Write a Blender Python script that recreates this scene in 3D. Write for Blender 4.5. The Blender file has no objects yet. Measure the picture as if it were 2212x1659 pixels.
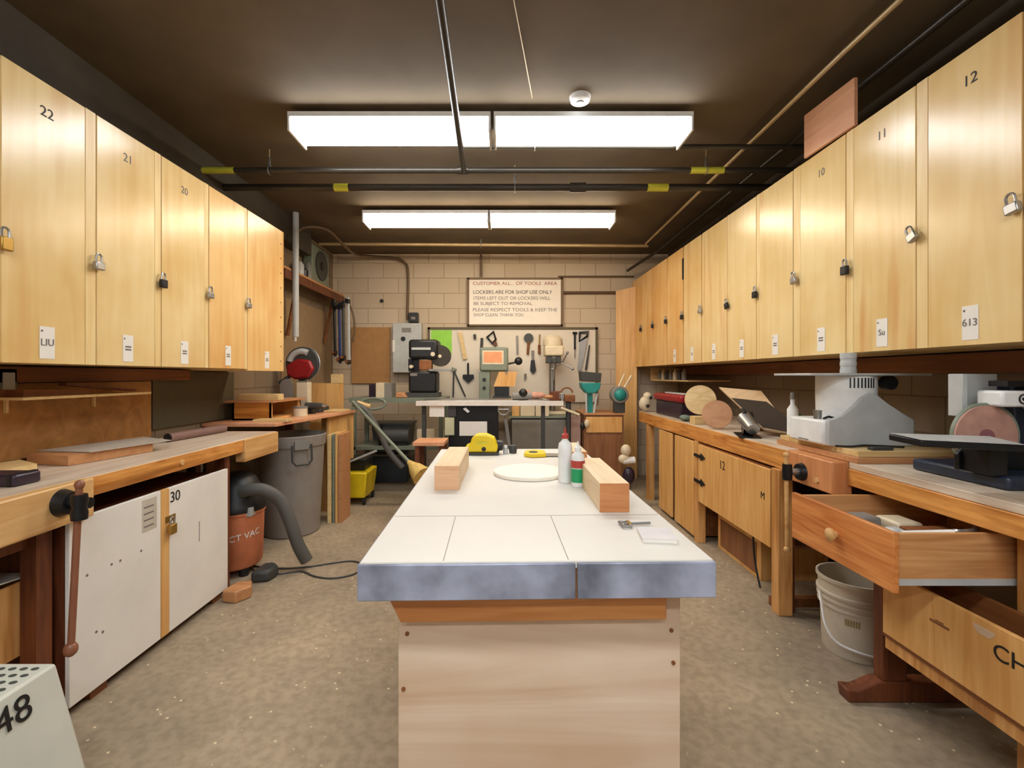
import bpy, bmesh, math, random
from mathutils import Vector, Matrix
random.seed(7)
S=bpy.context.scene; COL=S.collection
R=math.radians; E=1.33
def at(px,py,Y): return Vector(((px-1090)/1000*Y, Y, E-(py-812)/1000*Y))
def PX(px,Y): return (px-1090)/1000*Y
def PZ(py,Y): return E-(py-812)/1000*Y
def onz(px,py,z):
    Y=(E-z)*1000/(py-812); return Vector(((px-1090)/1000*Y,Y,z))
def lin(c):
    return tuple(((v/255)/12.92 if v/255<=.04045 else ((v/255+.055)/1.055)**2.4) for v in c)+(1,)
# ---------------------------------------------------------------- materials
MATS={}
def nodes(name):
    m=bpy.data.materials.new(name); m.use_nodes=True; nt=m.node_tree
    return m,nt,nt.nodes['Principled BSDF']
def flat(name,c,rough=.5,metal=0,var=.06,scale=12,spec=.5,bump=0):
    m,nt,b=nodes(name); N=nt.nodes.new; L=nt.links.new
    tc=N('ShaderNodeTexCoord'); no=N('ShaderNodeTexNoise'); no.inputs['Scale'].default_value=scale; no.inputs['Detail'].default_value=4
    L(tc.outputs['Object'],no.inputs['Vector'])
    cr=N('ShaderNodeValToRGB'); e=cr.color_ramp.elements
    k=lin(c); e[0].position=.3; e[1].position=.7
    e[0].color=tuple(v*(1-var*1.4) for v in k[:3])+(1,); e[1].color=tuple(min(1,v*(1+var)) for v in k[:3])+(1,)
    L(no.outputs['Fac'],cr.inputs['Fac']); L(cr.outputs['Color'],b.inputs['Base Color'])
    b.inputs['Roughness'].default_value=rough; b.inputs['Metallic'].default_value=metal; b.inputs['Specular IOR Level'].default_value=spec
    if bump:
        bp=N('ShaderNodeBump'); bp.inputs['Strength'].default_value=bump; bp.inputs['Distance'].default_value=.01
        L(no.outputs['Fac'],bp.inputs['Height']); L(bp.outputs['Normal'],b.inputs['Normal'])
    MATS[name]=m; return m
def wood(name,c1,c2,grain='z',rough=.45,scale=6,streak=0,sc=(170,95,35),spec=.5,blotch=.35):
    """grain runs along the named axis"""
    m,nt,b=nodes(name); N=nt.nodes.new; L=nt.links.new
    tc=N('ShaderNodeTexCoord'); oi=N('ShaderNodeObjectInfo')
    mul=N('ShaderNodeMath'); mul.operation='MULTIPLY'; mul.inputs[1].default_value=37; L(oi.outputs['Random'],mul.inputs[0])
    ad=N('ShaderNodeVectorMath'); ad.operation='ADD'; L(tc.outputs['Object'],ad.inputs[0]); L(mul.outputs[0],ad.inputs[1])
    mp=N('ShaderNodeMapping'); s=[scale*3]*3; s['xyz'.index(grain)]=scale*.22; mp.inputs['Scale'].default_value=s
    L(ad.outputs[0],mp.inputs['Vector'])
    n1=N('ShaderNodeTexNoise'); n1.inputs['Scale'].default_value=1; n1.inputs['Detail'].default_value=6; n1.inputs['Distortion'].default_value=1.3; L(mp.outputs[0],n1.inputs['Vector'])
    n2=N('ShaderNodeTexNoise'); n2.inputs['Scale'].default_value=2.2; n2.inputs['Detail'].default_value=3; L(ad.outputs[0],n2.inputs['Vector'])
    mx=N('ShaderNodeMix'); mx.data_type='FLOAT'; mx.inputs['Factor'].default_value=blotch
    L(n1.outputs['Fac'],mx.inputs['A']); L(n2.outputs['Fac'],mx.inputs['B'])
    cr=N('ShaderNodeValToRGB'); e=cr.color_ramp.elements; e[0].position=.36; e[1].position=.62; e[0].color=lin(c2); e[1].color=lin(c1)
    L(mx.outputs['Result'],cr.inputs['Fac']); out=cr.outputs['Color']
    if streak:
        mp2=N('ShaderNodeMapping'); s=[9]*3; s['xyz'.index(grain)]=.75; mp2.inputs['Scale'].default_value=s; L(ad.outputs[0],mp2.inputs['Vector'])
        n3=N('ShaderNodeTexNoise'); n3.inputs['Scale'].default_value=1; n3.inputs['Detail'].default_value=2; L(mp2.outputs[0],n3.inputs['Vector'])
        r3=N('ShaderNodeValToRGB'); r3.color_ramp.elements[0].position=.57; r3.color_ramp.elements[1].position=.72
        r3.color_ramp.elements[0].color=(0,0,0,1); r3.color_ramp.elements[1].color=(streak,streak,streak,1)
        L(n3.outputs['Fac'],r3.inputs['Fac'])
        m2=N('ShaderNodeMix'); m2.data_type='RGBA'; L(r3.outputs['Color'],m2.inputs['Factor']); L(out,m2.inputs['A']); m2.inputs['B'].default_value=lin(sc)
        out=m2.outputs['Result']
    L(out,b.inputs['Base Color']); b.inputs['Roughness'].default_value=rough; b.inputs['Specular IOR Level'].default_value=spec
    MATS[name]=m; return m
def emis(name,c,st):
    m,nt,b=nodes(name); b.inputs['Base Color'].default_value=(.8,.8,.8,1)
    b.inputs['Emission Color'].default_value=tuple(c)+(1,); b.inputs['Emission Strength'].default_value=st; MATS[name]=m; return m
# cabinet ply
door_l=wood('birch_ply_door',(236,208,152),(222,184,118),'z',.23,4,.35,(205,142,74),spec=.4,blotch=.7)
door_r=wood('birch_ply_streaked',(236,208,152),(224,188,124),'z',.23,4,.75,(206,138,72),spec=.4,blotch=.6)
door_o=wood('orange_birch_door',(236,196,132),(222,168,98),'z',.25,4,.5,(196,124,60),spec=.4,blotch=.6)
stile_m=wood('pine_stile',(236,208,150),(222,184,118),'z',.4,5)
orange_ply=wood('fir_ply',(232,184,116),(208,150,80),'z',.45,6)
brown_ply=wood('brown_backing_ply',(176,124,66),(142,94,44),'x',.6,3)
brown_dk=wood('brown_plank',(144,88,44),(104,58,26),'y',.6,5)
maple=wood('worn_bench_top',(224,208,188),(190,166,140),'y',.38,5)
bench_edge=wood('varnished_bench_edge',(232,166,90),(184,112,46),'y',.33,12,.85,(128,70,26),spec=.5)
bench_edge_x=wood('varnished_bench_edge_cross',(206,138,62),(160,92,30),'x',.35,9)
jaw_m=wood('pale_jaw_wood',(228,186,128),(202,150,88),'y',.4,7,.5,(150,88,34))
jaw_r=wood('red_jaw_wood',(212,146,96),(184,116,68),'z',.4,8)
leg_m=wood('fir_leg',(222,168,104),(190,130,66),'z',.4,9,.5,(130,70,22))
leg_dk=wood('dark_stained_leg',(120,64,32),(78,36,18),'z',.5,9)
drawer_m=wood('douglas_fir',(226,152,88),(190,108,50),'y',.35,11,.6,(140,66,22))
drawer_x=wood('douglas_fir_side',(216,162,108),(184,124,72),'x',.4,9)
top_w=flat('pale_table_ply',(216,210,200),.42,0,.04,3,.4)
seam_m=flat('seam_dark',(150,138,122),.7)
base_ply=wood('pale_base_ply',(230,208,182),(200,164,130),'x',.55,2.6,blotch=.3)
pine_or=wood('orange_pine',(214,148,88),(190,118,60),'x',.45,8)
block_end=wood('timber_block',(232,206,168),(214,180,136),'y',.5,8)
block_face=wood('timber_end_grain',(206,140,88),(184,116,66),'x',.6,14)
galv=flat('galvanised_sheet',(160,166,186),.40,.25,.42,7,.5)
white_paint=flat('chalky_white_paint',(232,228,220),.55,0,.04,4)
white_crate=flat('dusty_white_plastic',(206,206,192),.5,0,.05,5)
black=flat('black_plastic',(22,22,24),.45); blackm=flat('black_metal',(28,29,32),.35,.3)
dkgrey=flat('dark_grey_plastic',(62,62,60),.5); grey=flat('grey_plastic',(128,124,118),.55)
ltgrey=flat('light_grey_enamel',(186,188,186),.4); white=flat('white_plastic',(232,232,230),.4)
steel=flat('steel',(170,168,166),.32,.85); brass=flat('brass',(176,140,72),.35,.8); copper=flat('copper_wood',(140,88,64),.4)
pipe_dk=flat('painted_black_pipe',(64,58,50),.35,.4,spec=.5); pipe_lt=flat('pale_conduit',(186,160,118),.4,.3); pipe_br=flat('brown_conduit',(104,82,60),.45,.3)
yellow=flat('yellow_plastic',(232,200,28),.4); ytape=flat('yellow_tape',(204,198,60),.5); orange=flat('orange_plastic',(208,124,84),.5,0,.1)
red=flat('red_plastic',(150,24,30),.4); teal=flat('teal_enamel',(32,138,132),.4); green=flat('green_label',(20,150,92),.4)
lime=flat('lime_sheet',(150,216,70),.5); navy=flat('navy_enamel',(34,44,62),.4); pink=flat('worn_sanding_disc',(186,140,124),.8,0,.15,18)
redst=flat('red_label',(176,62,52),.5); paper=flat('paper',(236,230,220),.7,0,.02); ink=flat('ink',(20,18,18),.6); inkg=flat('faded_ink',(120,112,108),.7); inkr=flat('red_ink',(160,70,70),.7)
cream=flat('cream_enamel',(216,200,170),.4); sagegrey=flat('sage_enamel',(122,130,114),.45); blue=flat('blue_bar',(34,52,110),.4); purple=flat('dark_purple_case',(44,30,46),.35)
rubber=flat('rubber_hose',(84,82,78),.6); board_p=wood('pale_ply_board',(226,196,140),(204,168,110),'x',.5,6); board_br=wood('tan_wood_disc',(196,142,96),(176,120,76),'x',.5,8)
bucket_m=flat('bone_bucket',(206,196,178),.45,0,.04); gcan=flat('grey_bin_plastic',(136,128,120),.5,0,.06); peg=flat('white_pegboard',(226,214,196),.55,0,.03,4)
cabbrown=wood('brown_cabinet',(150,100,62),(120,76,44),'z',.55,6); pinkply=wood('reddish_ply',(222,164,124),(204,140,100),'y',.5,5)
tube_cool=emis('cool_diffuser',(.93,.97,1),13); tube_warm=emis('warm_diffuser',(1,.84,.62),13)
# floor
m,nt,b=nodes('concrete_floor'); N=nt.nodes.new; L=nt.links.new
tc=N('ShaderNodeTexCoord'); n1=N('ShaderNodeTexNoise'); n1.inputs['Scale'].default_value=1.6; n1.inputs['Detail'].default_value=8; L(tc.outputs['Object'],n1.inputs['Vector'])
cr=N('ShaderNodeValToRGB'); e=cr.color_ramp.elements; e[0].position=.32; e[1].position=.68; e[0].color=lin((142,126,106)); e[1].color=lin((180,160,132)); L(n1.outputs['Fac'],cr.inputs['Fac'])
n2=N('ShaderNodeTexNoise'); n2.inputs['Scale'].default_value=26; n2.inputs['Detail'].default_value=5; L(tc.outputs['Object'],n2.inputs['Vector'])
r2=N('ShaderNodeValToRGB'); e=r2.color_ramp.elements; e[0].position=.35; e[1].position=.6; e[0].color=(.78,.77,.76,1); e[1].color=(1,1,1,1); L(n2.outputs['Fac'],r2.inputs['Fac'])
mm=N('ShaderNodeMix'); mm.data_type='RGBA'; mm.blend_type='MULTIPLY'; mm.inputs['Factor'].default_value=1; L(cr.outputs['Color'],mm.inputs['A']); L(r2.outputs['Color'],mm.inputs['B'])
vo=N('ShaderNodeTexVoronoi'); vo.inputs['Scale'].default_value=16; L(tc.outputs['Object'],vo.inputs['Vector'])
r3=N('ShaderNodeValToRGB'); e=r3.color_ramp.elements; e[0].position=.06; e[1].position=.10; e[0].color=(1,1,1,1); e[1].color=(0,0,0,1); L(vo.outputs['Distance'],r3.inputs['Fac'])
m4=N('ShaderNodeMix'); m4.data_type='RGBA'; L(r3.outputs['Color'],m4.inputs['Factor']); L(mm.outputs['Result'],m4.inputs['A']); m4.inputs['B'].default_value=lin((226,206,170))
L(m4.outputs['Result'],b.inputs['Base Color']); b.inputs['Roughness'].default_value=.6
FLOOR=m
def blockmat(name,c1,c2,mortar,vx):
    m,nt,b=nodes(name); N=nt.nodes.new; L=nt.links.new
    tc=N('ShaderNodeTexCoord'); sp=N('ShaderNodeSeparateXYZ'); L(tc.outputs['Object'],sp.inputs[0]); cb=N('ShaderNodeCombineXYZ')
    L(sp.outputs[vx],cb.inputs[0]); L(sp.outputs[2],cb.inputs[1])
    br=N('ShaderNodeTexBrick'); br.inputs['Scale'].default_value=1; br.inputs['Brick Width'].default_value=.406; br.inputs['Row Height'].default_value=.203; br.inputs['Mortar Size'].default_value=.006
    br.inputs['Mortar Smooth'].default_value=.4
    br.inputs['Color1'].default_value=lin(c1); br.inputs['Color2'].default_value=lin(c2); br.inputs['Mortar'].default_value=lin(mortar); L(cb.outputs[0],br.inputs['Vector'])
    bp=N('ShaderNodeBump'); bp.inputs['Strength'].default_value=.4; bp.inputs['Distance'].default_value=.004; bp.invert=True; L(br.outputs['Fac'],bp.inputs['Height']); L(bp.outputs['Normal'],b.inputs['Normal'])
    L(br.outputs['Color'],b.inputs['Base Color']); b.inputs['Roughness'].default_value=.75; MATS[name]=m; return m
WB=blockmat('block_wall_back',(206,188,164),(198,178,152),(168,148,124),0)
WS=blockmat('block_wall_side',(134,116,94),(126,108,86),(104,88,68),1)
CEIL=flat('sooty_slab',(104,90,72),.8,0,.12,2.5,.2); BEAM=flat('painted_beam',(76,68,58),.75,0,.1,5,.3)
# ---------------------------------------------------------------- mesh builder
class MB:
    def __init__(s): s.bm=bmesh.new()
    def hexa(s,p):
        v=[s.bm.verts.new(q) for q in p]
        for f in ((3,2,1,0),(4,5,6,7),(0,1,5,4),(1,2,6,5),(2,3,7,6),(3,0,4,7)): s.bm.faces.new([v[i] for i in f])
        return s
    def box(s,x0,x1,y0,y1,z0,z1,M=None):
        x0,x1=min(x0,x1),max(x0,x1); y0,y1=min(y0,y1),max(y0,y1); z0,z1=min(z0,z1),max(z0,z1)
        p=[Vector(q) for q in ((x0,y0,z0),(x1,y0,z0),(x1,y1,z0),(x0,y1,z0),(x0,y0,z1),(x1,y0,z1),(x1,y1,z1),(x0,y1,z1))]
        if M: p=[M@q for q in p]
        return s.hexa(p)
    def prism(s,pts,vec):
        vec=Vector(vec); a=[s.bm.verts.new(Vector(p)) for p in pts]; b=[s.bm.verts.new(Vector(p)+vec) for p in pts]; n=len(pts)
        s.bm.faces.new(a[::-1]); s.bm.faces.new(b)
        for i in range(n): s.bm.faces.new((a[i],a[(i+1)%n],b[(i+1)%n],b[i]))
        return s
    def rings(s,rs,closed=False):
        V=[[s.bm.verts.new(p) for p in r] for r in rs]; n=len(rs[0])
        for i in range(len(V)-1+(1 if closed else 0)):
            A,B=V[i],V[(i+1)%len(V)]
            for j in range(n): s.bm.faces.new((A[j],A[(j+1)%n],B[(j+1)%n],B[j]))
        if not closed: s.bm.faces.new(V[0][::-1]); s.bm.faces.new(V[-1])
        return s
    def tube(s,pts,r,n=10,closed=False,rad=None):
        pts=[Vector(p) for p in pts]; rs=[]; up=None
        for i,p in enumerate(pts):
            a=pts[i-1] if (i>0 or closed) else p; c=pts[(i+1)%len(pts)] if (i<len(pts)-1 or closed) else p
            d=(c-a).normalized()
            if up is None:
                up=d.orthogonal().normalized()
            up=(up-d*up.dot(d)); up=up.normalized() if up.length>1e-6 else d.orthogonal().normalized()
            w=d.cross(up); q=rad[i] if rad else r
            rs.append([p+(up*math.cos(t)+w*math.sin(t))*q for t in (2*math.pi*k/n for k in range(n))])
        return s.rings(rs,closed)
    def cyl(s,a,b,r,r2=None,n=20): return s.tube([a,b],r,n,rad=[r,r if r2 is None else r2])
    def lathe(s,prof,c=(0,0,0),n=28,M=None):
        c=Vector(c); rs=[]
        for r,z in prof:
            q=[Vector((max(r,.0004)*math.cos(2*math.pi*k/n),max(r,.0004)*math.sin(2*math.pi*k/n),z)) for k in range(n)]
            rs.append([c+((M@v) if M else v) for v in q])
        return s.rings(rs)
    def ball(s,c,r,sc=(1,1,1),n=14):
        k=n//2; return s.lathe_sc([(r*math.sin(math.pi*i/k),-r*math.cos(math.pi*i/k)) for i in range(k+1)],c,n,sc)
    def lathe_sc(s,prof,c,n,sc):
        return s.lathe(prof,c,n,Matrix.Diagonal(Vector(sc)))
    def text(s,body,size,M,ext=.0006):
        cu=bpy.data.curves.new('t','FONT'); cu.body=body; cu.size=size; cu.extrude=ext; cu.align_x='CENTER'; cu.align_y='CENTER'
        o=bpy.data.objects.new('t',cu); COL.objects.link(o); bpy.context.view_layer.update()
        me=bpy.data.meshes.new_from_object(o.evaluated_get(bpy.context.evaluated_depsgraph_get())); me.transform(M); s.bm.from_mesh(me)
        bpy.data.objects.remove(o); bpy.data.meshes.remove(me); return s
    def build(s,name,mat,parent=None,bevel=0,label=None,sharp=38):
        bmesh.ops.recalc_face_normals(s.bm,faces=s.bm.faces)
        me=bpy.data.meshes.new(name); s.bm.to_mesh(me); s.bm.free()
        me.polygons.foreach_set('use_smooth',[True]*len(me.polygons)); me.set_sharp_from_angle(angle=R(sharp))
        me.materials.append(mat); o=bpy.data.objects.new(name,me); COL.objects.link(o)
        if parent is not None:
            o.parent=parent
            off=Vector(parent.get('_off',(0,0,0)))
            if parent.get('_fix'): pass
        if bevel:
            bv=o.modifiers.new('b','BEVEL'); bv.width=bevel; bv.segments=2; bv.limit_method='ANGLE'; bv.angle_limit=R(40)
        if label: o['label']=label
        return o
FACE_R=Matrix(((0,0,1),(1,0,0),(0,1,0)))      # text on a surface facing +X
FACE_L=Matrix(((0,0,-1),(-1,0,0),(0,1,0)))    # facing -X
FACE_F=Matrix(((1,0,0),(0,0,-1),(0,1,0)))     # facing -Y
def MT(F,loc): return Matrix.Translation(Vector(loc))@F.to_4x4()
AUTO=[]
def thing(name,label,cat,group=None,loc=None,rz=0):
    o=bpy.data.objects.new(name,None); COL.objects.link(o); o.empty_display_size=.05
    o['label']=label; o['category']=cat
    if group: o['group']=group
    if loc is None: AUTO.append(o)
    else: o.location=loc; o.rotation_euler=(0,0,rz)
    return o
def tag(o,label,cat,group=None,kind=None):
    o['label']=label; o['category']=cat
    if group: o['group']=group
    if kind: o['kind']=kind
    AUTO.append(o); return o
def struct(name,b,m,parent=None):
    o=b.build(name,m,parent)
    if parent is None: o['kind']='structure'
    return o
def dup(root,loc,rz=0,label=None,group=None,ry=0):
    r=root.copy(); COL.objects.link(r); r.location=loc; r.rotation_euler=(0,ry,rz)
    if label: r['label']=label
    if group: r['group']=group
    for ch in list(root.children):
        c=ch.copy(); COL.objects.link(c); c.parent=r
        for g in ch.children:
            d=g.copy(); COL.objects.link(d); d.parent=c
    return r
def finalize():
    def meshes(o):
        out=[o] if o.type=='MESH' else []
        for c in o.children: out+=meshes(c)
        return out
    done=set()
    for o in AUTO:
        ms=meshes(o); P=[v.co for q in ms for v in q.data.vertices]
        if not P: continue
        lo=[min(p[i] for p in P) for i in range(3)]; hi=[max(p[i] for p in P) for i in range(3)]
        c=Vector(((lo[0]+hi[0])/2,(lo[1]+hi[1])/2,lo[2]))
        for q in ms:
            if q.data.name in done: continue
            done.add(q.data.name); q.data.transform(Matrix.Translation(-c))
        o.location=c
def arc(c,r,a0,a1,n,ax='xz'):
    out=[]
    for i in range(n+1):
        a=R(a0+(a1-a0)*i/n); v=[0,0,0]; v['xyz'.index(ax[0])]=r*math.cos(a); v['xyz'.index(ax[1])]=r*math.sin(a)
        out.append(Vector(c)+Vector(v))
    return out
def smooth_path(pts,k=6):
    pts=[Vector(p) for p in pts]; out=[]
    for i in range(len(pts)-1):
        p0=pts[max(i-1,0)]; p1=pts[i]; p2=pts[i+1]; p3=pts[min(i+2,len(pts)-1)]
        for j in range(k):
            t=j/k; out.append(.5*((2*p1)+(p2-p0)*t+(2*p0-5*p1+4*p2-p3)*t*t+(3*p1-p0-3*p2+p3)*t**3))
    out.append(pts[-1]); return out
def pbox(x0,x1,y0,y1,Y,d):
    return (PX(x0,Y),PX(x1,Y),Y,Y+d,PZ(y1,Y),PZ(y0,Y))
# ---------------------------------------------------------------- room
XL,XR,YB,YF,ZC=-2.30,2.32,6.20,-2.6,2.96
struct('floor',MB().box(XL-.1,XR+.1,YF-.1,YB+.1,-.1,0),FLOOR)
struct('ceiling',MB().box(XL-.1,XR+.1,YF-.1,YB+.1,ZC,ZC+.1),CEIL)
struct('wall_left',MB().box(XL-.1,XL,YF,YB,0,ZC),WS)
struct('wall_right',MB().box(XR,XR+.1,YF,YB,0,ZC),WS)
struct('wall_back',MB().box(XL-.1,XR+.1,YB,YB+.1,0,ZC),WB)
struct('wall_front',MB().box(XL-.1,XR+.1,YF-.1,YF,0,ZC),flat('front_wall_paint',(214,212,208),.7,0,.03,2))
struct('trim_1',MB().box(XL,-2.17,YF,5.2,2.68,ZC),BEAM)
struct('trim_2',MB().box(2.19,XR,YF,YB,2.68,ZC),BEAM)
# ---------------------------------------------------------------- padlocks (prototype faces +x)
def make_padlock(body_m,w=.04,h=.045,name='padlock'):
    t=thing(name,'padlock','padlock',loc=(0,0,0))
    MB().box(.004,.026,-w/2,w/2,-h,0).build('lock_body',body_m,t,.004)
    r=w*.32; pts=[Vector((.015,-r,-.006)),Vector((.015,-r,.022))]+arc((.015,0,.022),r,180,0,8,'yz')[1:-1]+[Vector((.015,r,.022)),Vector((.015,r,-.006))]
    MB().tube(pts,.0045,8).build('shackle',steel,t); return t
locks={'brass':make_padlock(brass,.042,.05),'steel':make_padlock(steel,.045,.036),'dark':make_padlock(blackm,.04,.045)}
used=set()
def put_lock(kind,loc,side,label,tilt=0):
    rz=0 if side=='L' else math.pi
    if kind in used: o=dup(locks[kind],loc,rz,label)
    else: o=locks[kind]; o.location=loc; o.rotation_euler=(0,0,rz); o['label']=label; used.add(kind)
    o['group']='padlocks on the %s lockers'%('left' if side=='L' else 'right')
    if tilt: o.rotation_euler[0]=tilt
    return o
# ---------------------------------------------------------------- upper lockers
def locker(side,Y0,Y1,st,zb,zt,fx,wall,mat,label,num=None,card=True,cardtxt=None,lockz=None,strip=None):
    """door from Y0..Y1-st, stile Y1-st..Y1; fx(Y) gives the front plane"""
    s=1 if side=='L' else -1
    t=thing('wall_locker',label,'locker','tall plywood lockers along the %s wall'%('left' if side=='L' else 'right'))
    def slab(a,b,z0,z1,d0,d1):
        A=fx(a); B=fx(b)
        return [Vector(p) for p in ((A-s*d0,a,z0),(B-s*d0,b,z0),(B-s*d1,b,z0),(A-s*d1,a,z0),(A-s*d0,a,z1),(B-s*d0,b,z1),(B-s*d1,b,z1),(A-s*d1,a,z1))]
    A=fx(Y0); 
    MB().hexa([Vector(p) for p in ((A-s*.021,Y0,zb+.002),(fx(Y1)-s*.021,Y1,zb+.002),(wall,Y1,zb+.002),(wall,Y0,zb+.002),(A-s*.021,Y0,zt),(fx(Y1)-s*.021,Y1,zt),(wall,Y1,zt),(wall,Y0,zt))]).build('carcass',stile_m,t)
    d=MB().hexa(slab(Y0+.003,Y1-st-.003,zb,zt-.003,0,.019)).build('door',mat,t,.0012)
    if st>.02: MB().hexa(slab(Y1-st+.001,Y1-.001,zb,zt,.002,.021)).build('stile',stile_m,t,.001)
    yc=(Y0+Y1-st)/2; X=fx(yc)
    F=FACE_R if side=='L' else FACE_L
    if num: MB().text(num,.058,MT(F,(X+s*.0008,yc,zt-.125))).build('door_number',ink if num in('22','12') else inkg,d)
    if card:
        c=MB().box(X+s*.0002,X+s*.0016,yc-.031,yc+.031,zb+.02,zb+.15).build('label_card',paper,d)
        g=MB()
        if cardtxt: g.text(cardtxt,.04,MT(F,(X+s*.0024,yc,zb+.085)))
        else:
            for k in range(2): g.box(X+s*.0016,X+s*.0024,yc-.018,yc+.018,zb+.075+k*.014,zb+.083+k*.014)
        g.box(X+s*.0016,X+s*.0024,yc-s*.022-.004,yc-s*.022+.004,zb+.128,zb+.136)
        g.build('card_print',inkg,c)
    if lockz:
        yl=Y1-st*.6; X=fx(yl)
        MB().box(X+s*.001,X+s*.004,yl-.05,yl+.012,lockz+.02,lockz+.045).build('hasp',steel,t)
    if strip:
        yl=Y1-.01; X=fx(yl); MB().box(X,X+s*.008,yl-.012,yl+.012,*strip).build('strap_hinge',blackm,t)
    return t
fl=lambda Y:-1.864+(Y-1.71)*.0155
fr=lambda Y:1.770-(Y-1.6)*.0155
LZ0,LZ1,RZ0,RZ1=1.38,2.522,1.447,2.58
Lb=[1.24,1.712,2.107,2.498,2.89,3.31,3.84]
Lst=[.01,.053,.045,.04,.03,.0]
Llab=['plywood locker nearest the camera on the left wall, partly outside the frame','plywood locker numbered 22 high on the left wall','plywood locker numbered 21 on the left wall with two round patches','plywood locker with faint number 20, middle of the left row','orange-tinted plywood locker, second from far end of the left row','orange-tinted end locker of the left row with a column of nail heads']
Llk=[('dark',None),('brass',1.865),('steel',1.84),('steel',1.83),('steel',1.828),None]
for i in range(6):
    a,b=Lb[i],Lb[i+1]
    t=locker('L',a,b,Lst[i],LZ0-(.012 if i==5 else 0),LZ1,fl,XL,door_l if i<4 else door_o,Llab[i],{1:'22',2:'21',3:'20'}.get(i),i>0,'LIU' if i==1 else None,None)
    if i==5:
        g=MB()
        for k in range(9): g.cyl((fl(3.8)-.001,3.79,1.45+k*.12),(fl(3.8)+.002,3.79,1.45+k*.12),.006)
        g.build('nail_heads',brown_dk,t)
for kind,px,py,y,lab in (('brass',10,512,1.712,'brass padlock at the left edge of locker 22'),('steel',207,566,2.10,'steel padlock between lockers 22 and 21'),('dark',345,604,2.49,'dark bronze padlock between lockers 21 and 20'),('steel',455,632,2.88,'steel padlock left of the orange-tinted lockers'),('steel',534,655,3.30,'small steel padlock beside the far end locker, left wall')):
    put_lock(kind,(fl(y)+.003,y,PZ(py,y)),'L',lab)
Rb=[1.16,1.582,1.985,2.385,2.81,3.21,3.62,4.08,4.48,4.91,5.33,5.76,6.17]
Rst=[.0,.053,.05,.063,.04,.03,.02,.02,.015,.015,.015,.0]
Rnm=['plywood locker at the right edge of the photo','plywood locker numbered 12, nearest full one on the right wall','plywood locker numbered 11 with orange streaks on the right wall','plywood locker numbered 10 under the propped reddish board','streaked plywood locker just left of locker 10 on the right wall','plywood locker fifth from the right edge on the right wall','plywood locker sixth from the right edge with a dark lock on its left','plywood locker seventh from the right edge on the right wall','plywood locker beside the dark strap hinge, right wall','plywood locker just beyond the dark strap hinge, right wall','second farthest plywood locker of the right row','farthest plywood locker of the right row near the back wall']
for i in range(12):
    locker('R',Rb[i],Rb[i+1],Rst[i],RZ0,RZ1,fr,XR,door_o if i>7 else (door_r if i in(2,4,5,6) else door_l),Rnm[i],{1:'12',2:'11',3:'10'}.get(i),0<i<9,'613' if i==1 else ('Su' if i==2 else None),None,(PZ(605,4.5),PZ(560,4.5)) if i==7 else None)
for kind,px,py,y,lab,tl in (('steel',2197,440,1.60,'large laminated padlock at the right edge of the photo',.2),('steel',1978,505,1.99,'steel padlock tilted between lockers 12 and 11',.5),('dark',1833,575,2.37,'padlock hanging open between lockers 11 and 10',0),('steel',1707,600,2.78,'steel padlock with black base left of locker 10',.2),('dark',1632,630,3.20,'dark padlock fourth from locker 12 on the right row',0),('dark',1565,655,3.60,'dark padlock fifth from locker 12 on the right row',.3),('steel',1516,668,4.07,'small padlock right of the strap hinge',0),('dark',1476,680,4.47,'dark padlock under the strap hinge',0),('dark',1441,690,4.90,'small dark padlock left of the strap hinge',0),('dark',1412,700,5.32,'second farthest small padlock of the right row',0),('dark',1385,708,5.76,'farthest small padlock of the right row',0)):
    put_lock(kind,(fr(y)-.003,y,PZ(py,y)),'R',lab,tl)
tag(MB().hexa([Vector(p) for p in ((1.745,2.31,2.583),(1.762,2.31,2.583),(1.742,2.67,2.583),(1.728,2.67,2.583),(1.745,2.31,2.82),(1.762,2.31,2.82),(1.742,2.67,2.83),(1.728,2.67,2.83))]).build('plywood_offcut',pinkply),'reddish plywood offcut standing on top of lockers 10 and 11','board')
# end panel in the far right corner
g=MB(); g.prism([(1.47,6.12,0),(1.72,6.02,0),(1.72,6.02,2.50),(1.47,6.12,2.45)],(.02,.03,0))
tag(g.build('plywood_sheet',orange_ply),'tall orange plywood sheet leaning in the far right corner','board')
tag(MB().box(2.24,XR,1.1,6.1,1.345,1.44).build('wall_cleat',brown_dk),'long brown plank fixed to the wall under the right lockers','plank')
tag(MB().box(XL,-2.24,1.3,3.3,1.30,1.372).build('wall_cleat',brown_dk),'brown plank fixed to the wall under the left lockers','plank')
tag(MB().box(XL+.002,-2.275,1.0,2.98,.94,1.295).build('backing_board',brown_ply),'brown plywood backing panel behind the left workbench','panel')
tag(MB().box(XL+.002,-2.28,3.0,3.9,.98,1.36).build('backing_board',flat('dull_green_panel',(84,76,56),.7)),'dull olive panel behind the wooden tray on the left wall','panel')
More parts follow.
